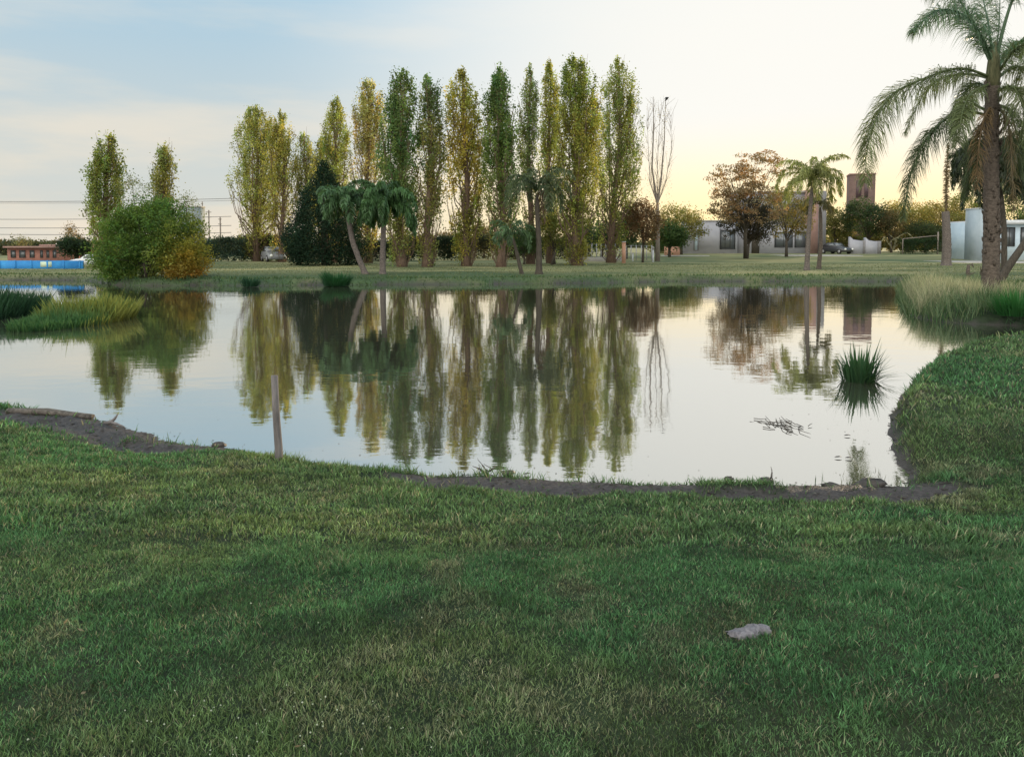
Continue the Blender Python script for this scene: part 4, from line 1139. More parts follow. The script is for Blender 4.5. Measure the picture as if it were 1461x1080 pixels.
spiky(357, 409, .7, .55, 260, 'small dark green rush clump at the far shore below the twin-topped poplar', 'rush_clump', 'water plant', ((.018, .065, .035), (.03, .08, .04)), seed=4, w=.02, z0=.02, upright=.35)
spiky(1412, 437, .7, .5, 300, 'tuft of grass hugging the foot of the big palm', 'grass_tuft', 'grass tuft', ((.03, .07, .03), (.06, .10, .04)), seed=5, w=.012, z0=.33)
spiky(1452, 450, .95, .75, 500, 'lush bright green grass clump on the bank at the right edge', 'grass_tuft', 'grass tuft', ((.025, .12, .03), (.04, .15, .04)), seed=6, w=.012, z0=.25)
rng = np.random.default_rng(77)
# ------------------------------------------------------------------ shore bits
b0 = ground_pt(398, 656)
Yq = b0[1]
mb = MB(); mb.tube([b0 - [0, 0, .15], at(397.5, 640, Yq), at(394, 590, Yq - .01), at(391.5, 536, Yq - .02)], [.036, .034, .032, .030], 10, jitter=.04)
tag(mb.build('wooden_post', M['post'], origin=b0, smooth=True), 'grey weathered post leaning slightly at the edge of the near bank', 'post')
p = ground_pt(25, 588); q = onz(131, 597, .03)
mb = MB(); mb.tube([p + [-.1, 0, .02], p * .6 + q * .4 + [0, 0, .04], p * .3 + q * .7 + [0, 0, .03], q + [0, 0, .02]], [.06, .065, .055, .05], 9, jitter=.12, flat=.6)
tag(mb.build('driftwood_log', M['drift'], origin=p, smooth=True), 'dark flat log lying on the mud at the left shore', 'log')
p = ground_pt(158, 606); Yq = p[1]
mb = MB(); mb.tube([p + [-.16, -.05, 0], p + [0, 0, .03], at(163, 598, Yq), at(168, 591, Yq)], [.018, .022, .016, .008], 6, jitter=.1)
mb.tube([p + [0, 0, .03], p + [.1, -.06, .02], p + [.2, -.1, 0]], [.018, .014, .008], 6, jitter=.1)
tag(mb.build('forked_stick', M['post'], origin=p, smooth=True), 'forked stick poking up from the mud beside the log', 'stick')
def rock(mb, c, r, sq=(1, 1, .5), j=.25, n=10, m_=7):
    c = np.asarray(c, float)
    th = np.arange(n) * 2 * PI / n; ph = np.linspace(.15, PI - .15, m_)
    V = np.array([[math.sin(p_) * math.cos(t_), math.sin(p_) * math.sin(t_), math.cos(p_)] for p_ in ph for t_ in th])
    V = V * (1 + rng.uniform(-j, j, (len(V), 1))) * np.array(sq) * r + c
    i = (np.arange(m_ - 1)[:, None] * n + np.arange(n)[None, :]); i2 = (np.arange(m_ - 1)[:, None] * n + (np.arange(n)[None, :] + 1) % n)
    Q = np.stack([i, i + n, i2 + n, i2], -1).reshape(-1, 4)
    fs = [list(map(int, q_)) for q_ in Q] + [list(range(n)), list(range((m_ - 1) * n, m_ * n))[::-1]]
    mb.mixed(V, fs)
# stone in the grass: a flat curled piece
p = ground_pt(1068, 904) - [0, 0, .010]
mb = MB()
n_ = 22; k_ = 12
us = np.linspace(-1, 1, n_); vs = np.linspace(-1, 1, k_)
top_ = []; bot_ = []
for u_ in us:
    for v_ in vs:
        wv = .040 * (1 - .55 * abs(u_) ** 2.2) * (1 + .18 * math.sin(u_ * 9))
        X = p[0] + u_ * .088 + .004 * math.sin(v_ * 5); Y = p[1] + v_ * wv + .012 * math.sin(u_ * 3)
        hgt = .022 * (1 - v_ * v_) ** .5 * (1 - .5 * u_ ** 4) + .008 * fbm(np.array(u_ * 6 + 9), np.array(v_ * 4), 3) * 1.5
        top_.append([X, Y, p[2] + .010 + hgt + .01 * u_]); bot_.append([X, Y, p[2] + .004 + .012 * abs(u_)])
V = np.array(top_ + bot_); NN = n_ * k_
Q = []
for i in range(n_ - 1):
    for j in range(k_ - 1):
        a_ = i * k_ + j; Q.append([a_, a_ + k_, a_ + k_ + 1, a_ + 1]); Q.append([NN + a_, NN + a_ + 1, NN + a_ + k_ + 1, NN + a_ + k_])
for i in range(n_ - 1):
    a_ = i * k_; Q.append([a_, NN + a_, NN + a_ + k_, a_ + k_]); a_ += k_ - 1; Q.append([a_, a_ + k_, NN + a_ + k_, NN + a_])
for j in range(k_ - 1):
    a_ = j; Q.append([a_, a_ + 1, NN + a_ + 1, NN + a_]); a_ = (n_ - 1) * k_ + j; Q.append([a_, NN + a_, NN + a_ + 1, a_ + 1])
mb.add(V, Q)
tag(mb.build('flat_stone', M['stone'], origin=p, smooth=True), 'pale grey mottled flat stone lying alone on the lawn', 'stone')
# clods and twigs at the waterline
for (px, py, r, lab) in ((1240, 690, .085, 'dark mud clod at the water edge where the two banks meet'), (1185, 692, .05, 'small mud clod left of the bank corner'), (1040, 682, .035, 'tiny dark lump in the shallows below the debris twigs'), (1092, 684, .04, 'dark lump in the shallows left of the bank corner clods'), (725, 674, .045, 'dark lump on the water edge right of the shore twigs'), (602, 682, .05, 'dark clod at the left end of the central mud strip'), (312, 634, .05, 'small dark clod on the bank edge left of the grey post')):
    c = onz(px, py, .03) if py < 693 else ground_pt(px, py)
    mb = MB(); rock(mb, c + [0, 0, -.005], r, (1.5, .8, .55), .3)
    tag(mb.build('mud_clod', M['clod'], origin=c), lab, 'mud clod', 'mud clods along the waterline')
for (px, py, s_, n, lab) in ((1113, 606, .15, 26, 'star-shaped tangle of thin twigs floating on the open water'), (698, 674, .10, 12, 'little tangle of twigs at the water edge below the golden poplar reflection'), (1100, 683, .05, 6, 'short upright twig bunch in the shallows near the bank corner')):
    c = onz(px, py, .012); mb = MB()
    yk = 2.6 if n == 26 else 1
    for i in range(n):
        a_ = rng.uniform(0, 2 * PI); L_ = s_ * rng.uniform(.3, 1.0 if n == 26 else 1.7)
        q0 = c + np.array([rng.normal(0, s_ * (.7 if n == 26 else .25)), rng.normal(0, s_ * .4 * yk), 0]); e = q0 + np.array([math.cos(a_) * L_, math.sin(a_) * L_ * 1.3 * yk, rng.uniform(-.01, .02 if n > 12 else .10)])
        mb.tube([q0, (q0 + e) / 2 + rng.normal(0, .018, 3) * [1, 1, .4], e], [.005, .004, .0025], 5)
    tag(mb.build('twig_tangle', M['drift'], origin=c), lab, 'twigs')
for (px, py, lab) in ((1196, 652, 'floating dark leaf on the water left of the right bank'), (1209, 621, 'small floating leaf below the spiky clump'), (1211, 653, 'tiny leaf beside the floating dark leaf'), (1142, 609, 'small leaf right of the floating twig tangle'), (752, 676, 'small leaf on the water above the central mud'), ):
    c = onz(px, py, .012); mb = MB()
    mb.tube([c + [-.035, 0, 0], c + [-.012, 0, .004], c + [.015, .004, .006], c + [.035, 0, .002]], [.004, .016, .014, .003], 8, flat=.25)
    tag(mb.build('floating_leaf', M['clod'], origin=c, smooth=True), lab, 'leaf', 'leaves floating on the pond')
# a few fallen leaves and bits of straw lying on the lawn
rng = np.random.default_rng(33); mb = MB()
x, y = scatter(1500, -7, 7, 2.0, 9); d = pond_sd(x, y); k = d > .15; x, y, d = x[k], y[k], d[k]; n = len(x)
k = rng.random(n) < .35; x, y, d = x[k], y[k], d[k]; n = len(x)
c_ = np.stack([x, y, ground_z(x, y, d) + rng.uniform(.012, .026, n)], 1); sz = rng.uniform(.006, .017, n)
u_ = rand_dirs(n) + rng.normal(0, .3, (n, 3)); v_ = np.cross(u_, rng.normal(0, .3, (n, 3)) + [0, 0, 1]); v_ /= np.linalg.norm(v_, axis=1)[:, None]
f = rng.random((n, 1)); mb.cards(c_, u_ * sz[:, None], v_ * (sz * rng.uniform(.2, .6, n))[:, None], np.array([.20, .13, .06]) * f + np.array([.30, .26, .17]) * (1 - f))
tag(mb.build('fallen_leaves', M['leaf']), 'small dry leaves and straw scattered on the near lawn', 'leaves', kind='stuff')
rng = np.random.default_rng(34); mb = MB()
x, y = scatter(420, -6, 6, 2.1, 8.5); d = pond_sd(x, y); k = (d > .3) & (fbm(x * .8, y * .8, 97) > .46); x, y, d = x[k], y[k], d[k]
z = ground_z(x, y, d)
for X_, Y_, Z_ in zip(x, y, z):
    n = rng.integers(5, 10); a_ = np.arange(n) * 2 * PI / n + rng.uniform(0, 6); L_ = rng.uniform(.010, .022) * rng.uniform(.7, 1.2, n)
    o_ = np.stack([np.cos(a_), np.sin(a_), rng.uniform(.25, .6, n)], 1); sd = np.stack([-np.sin(a_), np.cos(a_), np.zeros(n)], 1)
    c_ = np.array([X_, Y_, Z_ + .012]) + o_ * L_[:, None] * .55
    mb.cards(c_, o_ * (L_ * .55)[:, None], sd * (L_ * .26)[:, None], np.array([.06, .135, .045]) * rng.uniform(.6, 1.5, (n, 1)))
tag(mb.build('lawn_weeds', M['grass']), 'small rosettes of broad-leaved weeds in the near lawn', 'weeds', kind='stuff')
# crumbs of mud, bark and dead leaf scattered over the bare mud
rng = np.random.default_rng(31); mb = MB()
x = np.concatenate([rng.uniform(-6.5, 4.6, 30000)]); y = rng.uniform(4.8, 10, 30000); d = pond_sd(x, y)
k = (d > -.03) & (d < 1.2); x, y, d = x[k], y[k], d[k]; mu = mud_amount(x, y, d)
k = (mu > .5) & (rng.random(len(x)) < .75); x, y, d = x[k], y[k], d[k]; z = ground_z(x, y, d); n = len(x)
c_ = np.stack([x, y, z + .006], 1); sz = rng.uniform(.004, .018, n) * (rng.random(n) ** 1.5 + .4)
f = rng.random((n, 1)); cc = np.array([.035, .03, .028]) * f + np.array([.10, .085, .075]) * (1 - f); cc = np.where(rng.random((n, 1)) < .06, np.array([.15, .13, .11]), cc); cc = np.where(rng.random((n, 1)) < .08, np.array([.05, .10, .04]), cc)
dx_ = rand_dirs(n) * sz[:, None] * rng.uniform(.6, 2.2, (n, 1)); dy_ = np.stack([-dx_[:, 1], dx_[:, 0], np.zeros(n)], 1) * rng.uniform(.25, .8, (n, 1)); up_ = np.zeros((n, 3)); up_[:, 2] = sz * .22
V = np.stack([c_ - dx_, c_ + dy_, c_ + dx_, c_ - dy_, c_ + up_ + dx_ * rng.uniform(-.4, .4, (n, 1))], 1).reshape(-1, 3)
i_ = np.arange(n)[:, None] * 5; n0 = mb.n
mb.add(V, np.concatenate([i_ + np.array([[a_, (a_ + 1) % 4, 4]]) for a_ in range(4)]), np.repeat(cc, 5, 0))
tag(mb.build('mud_litter', M['grass']), 'crumbs of mud, bark and dead leaves over the bare shore', 'litter', kind='stuff')
# specks of scum and leaf drifting near the near shore
rng = np.random.default_rng(37); mb = MB()
x = rng.uniform(-4.5, 4.2, 2600); y = rng.uniform(6.2, 9.5, 2600); d = pond_sd(x, y)
k = (d < -.03) & (rng.random(2600) < np.exp(d * 2.6) * .32) & (fbm(x * 1.2, y * 1.2, 66) > .44); x, y = x[k], y[k]; n = len(x)
c_ = np.stack([x, y, np.full(n, .004)], 1); sz = rng.uniform(.004, .013, n); u_ = rand_dirs(n); v_ = np.stack([-u_[:, 1], u_[:, 0], np.zeros(n)], 1)
f = rng.random((n, 1)); mb.cards(c_, u_ * sz[:, None], v_ * (sz * rng.uniform(.4, .9, n))[:, None], np.array([.05, .05, .035]) * f + np.array([.16, .14, .09]) * (1 - f))
tag(mb.build('floating_specks', M['grass']), 'dark specks of leaf and scum drifting along the near shore', 'debris', kind='stuff')
# added upright blades imitating the palm frond reflection in the shallows
rng = np.random.default_rng(12)
p = onz(1240, 680); mb = MB(); n = 46
b_ = p + np.stack([rng.normal(0, .14, n), rng.normal(0, .10, n), np.full(n, -.02)], 1); h_ = rng.uniform(.03, .09, n)
tip = b_ + rand_dirs(n) * (h_ * .3)[:, None]; tip[:, 2] += h_
mb.blades(b_, tip, rand_dirs(n) * .0022, np.zeros((n, 3)), np.tile([[.10, .11, .06]], (n, 1)))
tag(mb.build('reflection_blades', M['grass'], origin=p), 'thin added blades imitating the palm frond reflection in the shallows by the bank corner', 'water plant')

# ------------------------------------------------------------------ buildings
def house_box(mb, x0, x1, y0, y1, z0, z1, mi=0): mb.box((x0, y0, z0), (x1, y1, z1), mi)
def window(parent, x0, x1, z0, z1, yf, name='window', frame=.09, glassm='glass', mull=0, framem='frame_dark', label=None):
    fr = MB()
    fr.box((x0, yf - .06, z0), (x0 + frame, yf + .05, z1)); fr.box((x1 - frame, yf - .06, z0), (x1, yf + .05, z1))
    fr.box((x0 + frame, yf - .06, z0), (x1 - frame, yf + .05, z0 + frame)); fr.box((x0 + frame, yf - .06, z1 - frame), (x1 - frame, yf + .05, z1))
    for k in range(mull):
        xm = x0 + (x1 - x0) * (k + 1) / (mull + 1); fr.box((xm - frame / 3, yf - .05, z0 + frame), (xm + frame / 3, yf + .04, z1 - frame))
    w = fr.build(name, M[framem], parent)
    if label: w['label'] = label
    g = MB(); g.box((x0 + frame, yf - .025, z0 + frame), (x1 - frame, yf + .02, z1 - frame)); gl = g.build('pane', M[glassm], None, origin=np.array(parent.location)); gl.location = (0, 0, 0); gl.parent = w
    return w
Yh = 100.0
def X(px, Y=Yh): return at(px, 350, Y)[0]
def Zp(py, Y=Yh): return at(730.5, py, Y)[2]
hz = gz(X(1060), Yh) - .15
b0 = np.array([X(1060), Yh + 4, hz])
root = thing('house', b0, 'low modern white house with flat roofs behind the copper-leaved tree', 'house')
w = MB()
w.box((X(975), Yh, hz), (X(1052), Yh + 1.6, Zp(316)))
w.box((X(1052), Yh + .8, hz), (X(1158), Yh + 6.5, Zp(322)))
w.box((X(1056), Yh + 2.2, Zp(322)), (X(1156), Yh + 5.3, Zp(274)))
w.build('wall', M['stucco'], root)
w = MB(); w.box((X(1156), Yh + .3, hz), (X(1168), Yh + 9.0, Zp(270))); w.build('red_brown_pier', M['terracotta'], root)
w = MB(); w.box((X(1168), Yh + 2, hz), (X(1187), Yh + 6.0, Zp(271))); w.build('rear_wall', M['stucco_dark'], root)
r_ = MB(); r_.box((X(974), Yh - .08, Zp(316)), (X(1053), Yh + 1.7, Zp(314.3))); r_.box((X(1055), Yh + 2.0, Zp(274)), (X(1157), Yh + 5.4, Zp(271.5))); r_.box((X(1053), Yh + .6, Zp(322)), (X(1156), Yh + 2.2, Zp(320.5))); r_.build('roof', M['concrete'], root)
window(root, X(989.5), X(996.5), Zp(358), Zp(329), Yh, framem='stucco_dark', frame=.13, glassm='blue_white', label='tall narrow window with pale blind')
window(root, X(1027), X(1049), Zp(356), Zp(328), Yh, mull=2)
window(root, X(1108), X(1134), Zp(353.5), Zp(331), Yh + .8, mull=1)
window(root, X(1137), X(1153), Zp(353.5), Zp(331), Yh + .8)
window(root, X(1070), X(1090), Zp(308), Zp(284), Yh + 2.2, mull=1)
window(root, X(1110), X(1144), Zp(310), Zp(290), Yh + 2.2, mull=2)
d = MB(); d.box((X(1075), Yh + .72, hz + .1), (X(1086), Yh + .9, Zp(330))); dd = d.build('door', M['dark_bark'], root)
d = MB(); d.box((X(1084), Yh + .66, hz + 1.1), (X(1084.7), Yh + .72, hz + 1.5)); dh = d.build('handle', M['metal'], None, origin=b0); dh.location = (0, 0, 0); dh.parent = dd
# apron
mb = MB(); 
za = gz(X(1150), 92) + .05
mb.box((X(1108, 92), 88, za - .4), (X(1210, 92), 96, za)); tag(mb.build('paved_terrace', M['concrete'], origin=(X(1150, 92), 92, za)), 'pale paved strip in front of the white house', 'pavement', kind='structure')
mb = MB(); zb = gz(X(990, 90), 90) + .05
mb.box((X(945, 90), 88.5, zb - .4), (X(1008, 90), 91, zb)); tag(mb.build('paved_path', M['concrete'], origin=(X(980, 90), 90, zb)), 'pale path beside the white house', 'path', kind='structure')

# brick tower
Yt = 128.0
tx0, tx1 = X(1215, Yt), X(1257, Yt)
tc_ = np.array([(tx0 + tx1) / 2, Yt + 2.6, gz(1, 112)])
root = thing('brick_tower', tc_, 'square red brick tower rising above the trees', 'tower')
zt = Zp(249, Yt); R_ = math.radians(-17); hw = (tx1 - tx0) / 2 * .80
w = MB(); w.box((tc_[0] - hw, tc_[1] - hw, tc_[2] - .2), (tc_[0] + hw, tc_[1] + hw, zt), R=R_, o=tc_); w.build('wall', M['tower_brick'], root)
w = MB(); w.box((tc_[0] - hw - .08, tc_[1] - hw - .08, zt), (tc_[0] + hw + .08, tc_[1] + hw + .08, zt + .25), R=R_, o=tc_); w.build('roof', M['terracotta'], root)
for (a_, b_) in ((-.50, -.08), (.16, .46)):
    w = MB(); w.box((tc_[0] + hw * a_, tc_[1] - hw - .05, Zp(282, Yt)), (tc_[0] + hw * b_, tc_[1] - hw + .03, Zp(257, Yt)), R=R_, o=tc_); w.build('window', M['tower_recess'], root)

# gate walls, car
for (x0_, x1_, pt, lab, sl) in ((1213, 1231, 340, 'white gate wall by the drive, nearer the parked dark car', 5), (1235, 1252, 341, 'white gate wall by the drive, nearer the pale arching plant', 5)):
    Yg = 98; z0_ = gz(X(1230, Yg), Yg) - .1
    mb = MB(); xa, xb = X(x0_, Yg), X(x1_, Yg); xm = xa + (xb - xa) * .25
    prof = [(xa, z0_), (xb, z0_), (xb, Zp(pt + 4, Yg)), (xm, Zp(pt + 2, Yg)), (xa, Zp(pt - 2, Yg))]
    V = [(x_q, Yg, z_q) for x_q, z_q in prof] + [(x_q, Yg + .6, z_q) for x_q, z_q in prof]
    mb.mixed(V, [[0, 1, 2, 3, 4], [9, 8, 7, 6, 5], [0, 5, 6, 1], [1, 6, 7, 2], [2, 7, 8, 3], [3, 8, 9, 4], [4, 9, 5, 0]])
    root = thing('gate_wall', (xa, Yg, z0_), lab, 'wall', 'gate walls')
    mb.build('wall', M['stucco'], root)
    mb = MB(); mb.box((xb + .002, Yg + .05, z0_), (xb + .5, Yg + .55, Zp(pt + 3, Yg))); mb.build('grey_end', M['stucco_dark'], root)

def make_car(loc, rz, paint, label, sc=1.0):
    """car with its nose along local -Y"""
    root = thing('parked_car', loc, label, 'car', None)
    root.rotation_euler = (0, 0, rz); root.scale = (sc, sc, sc)
    def bl(mb, name, m_, par):
        o = mb.build(name, m_, None, origin=(0, 0, 0), smooth=False); o.parent = par; return o
    # body lofted from cross-sections along y
    sect = [(-2.15, .30, .62, .70), (-2.05, .26, .72, .80), (-1.2, .24, .92, .86), (-.7, .24, .98, .88), (1.7, .24, 1.0, .88), (2.05, .28, .95, .84), (2.15, .34, .80, .76)]
    mb = MB(); V = []
    for (y_q, zl, zh, hw_) in sect:
        V += [(-hw_ + .06, y_q, zl), (-hw_, y_q, zl + .12), (-hw_, y_q, (zl + zh) / 2), (-hw_ + .05, y_q, zh - .06), (-hw_ + .16, y_q, zh), (hw_ - .16, y_q, zh), (hw_ - .05, y_q, zh - .06), (hw_, y_q, (zl + zh) / 2), (hw_, y_q, zl + .12), (hw_ - .06, y_q, zl)]
    Fs = []
    for i in range(len(sect) - 1):
        for j in range(10):
            a_, b_ = i * 10 + j, i * 10 + (j + 1) % 10; Fs.append([a_, b_, b_ + 10, a_ + 10])
    Fs += [list(range(10))[::-1], list(range(60, 70))]
    mb.mixed(V, Fs)
    cab = [(-.75, .96, .78), (-.15, 1.42, .62), (.95, 1.46, .62), (1.65, 1.0, .76)]
    V = []
    for (y_q, z_q, hw_) in cab: V += [(-hw_, y_q, z_q), (hw_, y_q, z_q)]
    V += [(-.80, -.75, .9), (.80, -.75, .9), (-.80, 1.65, .9), (.80, 1.65, .9)]
    mb.mixed(V, [[0, 1, 3, 2], [2, 3, 5, 4], [4, 5, 7, 6], [8, 0, 2, 4, 6, 10], [9, 11, 7, 5, 3, 1], [8, 9, 1, 0], [6, 7, 11, 10]])
    bl(mb, 'body', M[paint], root)
    g = MB(); g.mixed([(-.70, -.71, 1.02), (.70, -.71, 1.02), (.57, -.22, 1.39), (-.57, -.22, 1.39)], [[0, 1, 2, 3]]); 
    V = np.array([(-.70, -.73, 1.03), (.70, -.73, 1.03), (.57, -.24, 1.40), (-.57, -.24, 1.40)]); 
    g = MB(); g.mixed(np.concatenate([V + [0, -.015, .012], V + [0, .03, -.02]]), [[0, 1, 2, 3], [7, 6, 5, 4], [0, 4, 5, 1], [1, 5, 6, 2], [2, 6, 7, 3], [3, 7, 4, 0]]); bl(g, 'windscreen', M['glass'], root)
    for s_ in (-1, 1):
        V = np.array([(s_ * .785, -.45, 1.02), (s_ * .785, 1.35, 1.03), (s_ * .635, .90, 1.40), (s_ * .635, -.05, 1.38)])
        g = MB(); g.mixed(np.concatenate([V + [s_ * .012, 0, 0], V - [s_ * .03, 0, 0]]), [[0, 1, 2, 3], [7, 6, 5, 4], [0, 4, 5, 1], [1, 5, 6, 2], [2, 6, 7, 3], [3, 7, 4, 0]]); bl(g, 'side_window', M['glass'], root)
        h = MB(); h.tube([(s_ * .58, -2.20, .60), (s_ * .58, -2.10, .62)], [.12, .14], 10); bl(h, 'headlight', M['lamp_glass'], root)
        for y_q in (-1.35, 1.35):
            wh = MB(); wh.tube([(s_ * .72, y_q, .32), (s_ * .90, y_q, .32)], [.32, .32], 16); wo = bl(wh, 'wheel', M['tyre'], root)
            rm = MB(); rm.tube([(s_ * .89, y_q, .32), (s_ * .915, y_q, .32)], [.20, .18], 12); bl(rm, 'rim', M['metal'], wo)
    return root
def carloc(px, Y): 
    x = X(px, Y); return (x, Y, gz(x, Y) - .01)
make_car(carloc(1193, 99), math.radians(22), 'car_dark', 'dark car parked between the white house and the gate walls')
make_car(carloc(390, 72.5), math.radians(28), 'car_grey', 'grey car parked by the foot of the pale slim poplar')
make_car(carloc(126, 56), math.radians(-75), 'car_white', 'white car parked at the end of the blue wall', .62)

# blue-white house at the right
Yr = 74.0
b0 = np.array([X(1420, Yr), Yr + 4, gz(X(1420, Yr), Yr) - .1]); z0_ = b0[2]
root = thing('blue_white_house', b0, 'blue-white house partly hidden by the big palm trunk', 'house')
w = MB(); w.box((X(1397, Yr), Yr, z0_), (X(1408, Yr), Yr + 2.4, Zp(298, Yr))); w.build('side_tower', M['blue_shaded'], root)
w = MB(); w.box((X(1396.4, Yr), Yr - .06, Zp(298, Yr)), (X(1408.6, Yr), Yr + 2.5, Zp(296.6, Yr))); w.build('coping', M['white_paint'], root)
w = MB(); w.box((X(1408, Yr), Yr + .9, z0_), (X(1560, Yr), Yr + 7.1, Zp(316, Yr))); w.build('wall', M['blue_white'], root)
w = MB(); w.box((X(1409, Yr), Yr + .3, Zp(320, Yr)), (X(1562, Yr), Yr + 7.3, Zp(314, Yr))); w.build('roof', M['white_paint'], root)
window(root, X(1440, Yr), X(1456, Yr), Zp(352, Yr), Zp(324, Yr), Yr + .9, mull=1)
window(root, X(1464, Yr), X(1486, Yr), Zp(352, Yr), Zp(324, Yr), Yr + .9, mull=1)
mb = MB(); za = gz(X(1400, 68), 68) + .06; mb.box((X(1366, 68), 66, za - .3), (X(1500, 68), 73.5, za)); tag(mb.build('concrete_apron', M['concrete'], origin=(X(1400, 68), 68, za)), 'pale concrete apron in front of the blue-white house', 'pavement', kind='structure')
# goal-like frame by the clipped hedge
Yg = 97; mb = MB(); z0_ = gz(X(1337, Yg), Yg)
mb.tube([(X(1338, Yg), Yg, z0_ - .1), (X(1338, Yg), Yg, Zp(331, Yg))], .09, 8); mb.tube([(X(1340, Yg), Yg, Zp(336, Yg)), (X(1288, Yg), Yg, Zp(341, Yg))], .05, 8)
mb.tube([(X(1288, Yg), Yg, z0_ - .1), (X(1288, Yg), Yg, Zp(341, Yg))], .06, 8)
tag(mb.build('metal_frame', M['grey_bark'], origin=(X(1337, Yg), Yg, z0_)), 'thin grey metal frame in front of the clipped hedge', 'frame')
# pale arching plant
rng = np.random.default_rng(21)
b0 = gb(1274, 357, 99); root = thing('arching_plant', b0, 'pale arching dry plant between gate walls and clipped hedge', 'plant')
fb = MB()
for (pts) in ([(1274, 357), (1280, 340), (1295, 333), (1306, 345)], [(1274, 357), (1266, 345), (1262, 338), (1256, 348)], [(1274, 357), (1284, 346), (1292, 352)], [(1274, 357), (1278, 344), (1268, 334)], [(1274, 357), (1270, 346), (1280, 339), (1290, 342)]):
    frond_mesh(fb, [at(a_, b_, 99) for a_, b_ in pts], .35, 60, .03, (.30, .28, .16), .8, .05)
fb.build('fronds', M['frond'], root)

# gate post and fence by the last poplar
def postat(px, pb, pt, w_, Y, m_, name, label, cat='post', cap=None):
    x = X(px, Y); z0_ = gz(x, Y)
    root = thing(name, (x, Y, z0_), label, cat)
    mb = MB(); mb.box((x - w_ / 2, Y - w_ / 2, z0_ - .2), (x + w_ / 2, Y + w_ / 2, Zp(pt, Y))); mb.build('shaft', M[m_], root)
    mb = MB(); z1 = Zp(pt, Y); mb.box((x - w_ * .6, Y - w_ * .6, z1), (x + w_ * .6, Y + w_ * .6, z1 + .08)); 
    if cap: mb.tube([(x, Y, z1 + .08), (x, Y, z1 + .2), (x, Y, z1 + .34)], [.06, .13, .04], 8)
    mb.build('cap', M['concrete'], root)
    return root
postat(890, 373, 346, .30, 66, 'orange_post', 'gate_post', 'orange square gate post beside the last full poplar', cap=None)
postat(932, 370, 357, .14, 70, 'white_paint', 'bollard', 'short pale bollard with a round head beside the bare poplar', 'bollard', cap=1)
postat(903, 370, 362, .12, 72, 'white_paint', 'bollard', 'tiny white bollard between the orange post and the small dark tree', 'bollard')
# wire fence behind
def fence(px0, px1, Y, pt, n, label, m_='metal'):
    x0_, x1_ = X(px0, Y), X(px1, Y); z0_ = gz((x0_ + x1_) / 2, Y); zt_ = Zp(pt, Y)
    root = thing('fence', ((x0_ + x1_) / 2, Y, z0_), label, 'fence')
    for i in range(n):
        x = x0_ + (x1_ - x0_) * i / (n - 1); mb = MB(); mb.tube([(x, Y, z0_ - .2), (x, Y, zt_)], .05, 6); mb.build('post', M[m_], root)
    mb = MB()
    for k in range(4):
        z = z0_ + (zt_ - z0_) * (.25 + .24 * k); mb.tube([(x0_, Y, z), (x1_, Y, z)], .012, 4)
    mb.build('wires', M[m_], root)
fence(838, 884, 74, 348, 8, 'grey post and wire fence left of the orange gate post')
fence(893, 930, 76, 350, 6, 'grey post and wire fence right of the orange gate post')
mb = MB(); zz = gz(X(860, 72), 72); mb.box((X(828, 72), 71.9, zz - .2), (X(888, 72), 72.1, zz + .42)); tag(mb.build('low_wall', M['concrete'], origin=(X(860, 72), 72, zz)), 'low pale wall running to the orange gate post', 'wall')
mb = MB(); zz = gz(X(950, 90), 92) ; mb.box((X(948, 92), 91.9, zz - .2), (X(970, 92), 92.1, zz + 1.1)); tag(mb.build('wooden_fence', M['orange_post'], origin=(X(958, 92), 92, zz)), 'short brown fence panel left of the white house', 'fence')

# ------------------------------------------------------------------ far left
Yb = 118.0; zl = gz(-74, 118)
root = thing('brick_building', (X(48, Yb), Yb + 4, zl), 'long low red brick building beyond the blue wall', 'building')
w = MB(); w.box((X(10, Yb), Yb, zl - .2), (X(88, Yb), Yb + 9, Zp(354, Yb))); w.build('wall', M['brick'], root)
w = MB(); w.box((X(8, Yb), Yb - .7, Zp(354, Yb)), (X(86, Yb), Yb + 9.5, Zp(351.5, Yb))); w.box((X(50, Yb), Yb + 1, Zp(351.5, Yb) ), (X(92, Yb), Yb + 9.2, Zp(349, Yb))); w.build('roof', M['terracotta'], root)
for (a_, b_) in ((15, 22), (27, 36), (42, 49), (57, 61), (66, 70), (75, 80)):
    window(root, X(a_, Yb), X(b_, Yb), Zp(368, Yb), Zp(357, Yb), Yb, frame=.12)
mb = MB(); Yw = 51.0; zw = gz(X(40, Yw), Yw)
root = thing('blue_wall', (X(40, Yw), Yw, zw), 'low bright blue painted wall beyond the left shore', 'wall')
mb.box((X(-70, Yw), Yw - .08, zw - .3), (X(118, Yw), Yw + .08, Zp(372, Yw))); mb.build('wall', M['blue_paint'], root)
mb = MB(); mb.box((X(58, Yw), Yw - .10, zw + .12), (X(74, Yw), Yw - .083, Zp(373.5, Yw))); mb.build('pale_painted_panel', M['pale_paint'], root)
mb = MB()
for i in range(9):
    xx = X(-70 + i * 23, Yw); mb.box((xx - .05, Yw - .13, zw - .2), (xx + .05, Yw - .082, Zp(371.5, Yw)))
mb.build('pilasters', M['blue_paint'], root)
# grey block behind the bush
Yg = 170.0; xg0, xg1 = X(256, Yg), X(286, Yg); cg = np.array([(xg0 + xg1) / 2, Yg + 3, .6])
root = thing('grey_block', cg, 'square grey-green windowless block rising behind the round bush', 'building')
w = MB(); w.box((xg0, Yg, .3), (xg1, Yg + 3, Zp(296, Yg)), R=math.radians(-3), o=cg); w.build('wall', M['grey_panel'], root)
w = MB(); w.box((xg0 - .1, Yg - .1, Zp(296, Yg)), (xg1 + .1, Yg + 3.1, Zp(294, Yg)), R=math.radians(-3), o=cg); w.build('roof', M['concrete'], root)
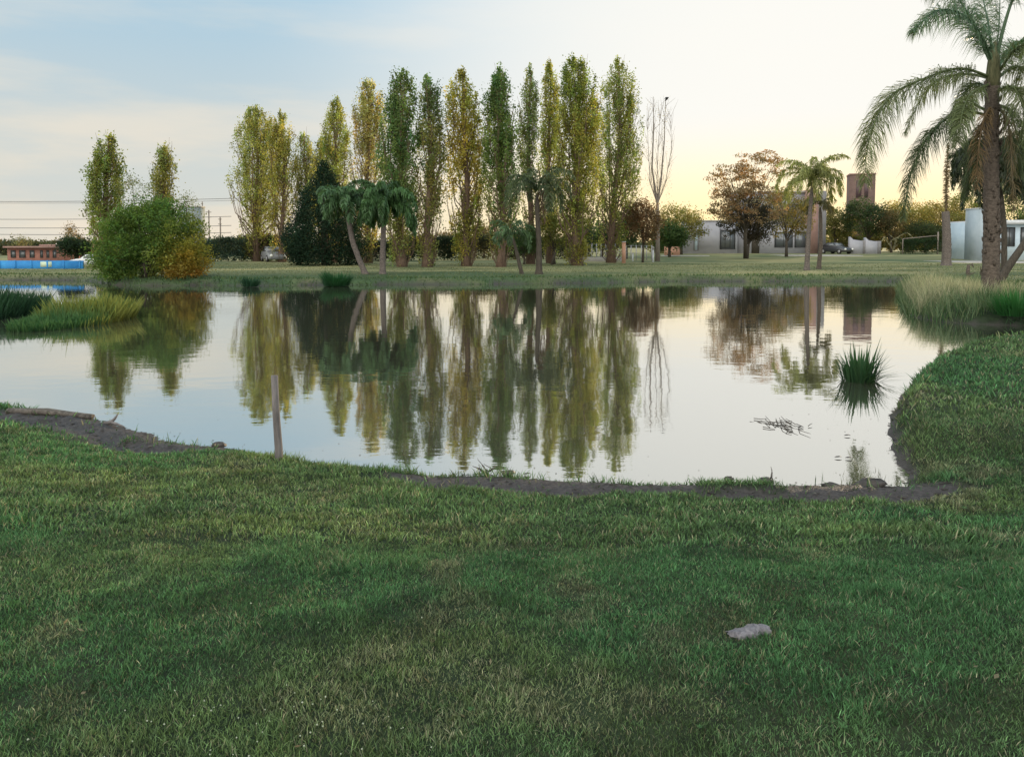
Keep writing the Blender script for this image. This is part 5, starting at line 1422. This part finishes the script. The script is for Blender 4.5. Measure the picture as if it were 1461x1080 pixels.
# masts with cross arms, cables
for (px, pt, lab, arm, th_) in ((290, 288, 'thin mast close beside the grey block', 3, .12), (299, 300, 'power mast with crossarms right of the grey block', 8, .14), (315, 310, 'short power pole left of the twin-topped poplar', 5, .16)):
    Yq = 172; x = X(px, Yq); root = thing('utility_pole', (x, Yq, .6), lab, 'pole', 'poles by the grey block')
    mb = MB(); mb.tube([(x, Yq, .4), (x, Yq, Zp(pt, Yq))], th_, 7); mb.build('pole', M['grey_bark'], root)
    for k in range(2):
        mb = MB(); z = Zp(pt + 3 + k * 7, Yq); hw_ = arm / 2 / F * Yq; mb.box((x - hw_, Yq - th_ - .12, z - .07), (x + hw_, Yq - th_ - .01, z + .07)); mb.build('crossarm', M['grey_bark'], root)
for i, (y0_, y1_, xe, lab) in enumerate(((288, 283, 345, 'highest of the overhead cables crossing the left sky'), (313, 309, 330, 'second overhead cable from the top in the left sky'), (325, 322, 330, 'third overhead cable from the top in the left sky'), (334, 332, 330, 'lowest overhead cable, just above the red building'), (290, 286, 345, 'cable hanging just below the highest one'))):
    Yc = 150; a_ = at(-120, y0_ - 1, Yc); b_ = at(xe, y1_, Yc)
    t_ = np.linspace(0, 1, 24)[:, None]; P = a_ + (b_ - a_) * t_; P[:, 2] -= 4 * .35 * (t_ * (1 - t_))[:, 0]
    mb = MB(); mb.tube(P, .055 if i < 4 else .035, 5)
    tag(mb.build('power_cable', M['cable'], origin=a_), lab, 'cable', 'overhead cables over the left side')

# ------------------------------------------------------------------ bird
Yq = ground_pt(938, 373)[1] - 2
c = at(951, 142, Yq)
mb = MB()
ax = np.array([.72, 0, .69])
mb.tube([c - ax * .24, c - ax * .12, c, c + ax * .10, c + ax * .17, c + ax * .215, c + ax * .25, c + ax * .29], [.01, .06, .085, .075, .045, .05, .035, .006], 10)
mb.tube([c - ax * .20, c - ax * .34, c - ax * .46], [.03, .07, .085], 8, flat=.15)
for s_ in (-1, 1):
    root_, el, wr, tp = c + [0, s_ * .06, .02], c + [.06 * s_ + .02, s_ * .22, .14], c + [.10 if s_ > 0 else -.12, s_ * .38, .06], c + [(.30 if s_ > 0 else -.34), s_ * .50, (.10 if s_ > 0 else -.12)]
    mb.tube([root_, el, wr, tp], [.09, .12, .10, .02], 8, flat=.15)
tag(mb.build('bird', M['bird'], origin=c, smooth=True), 'dark bird flying just above the leafless poplar', 'bird')
print('verts', sum(len(o.data.vertices) for o in SC.objects if o.type == 'MESH'))
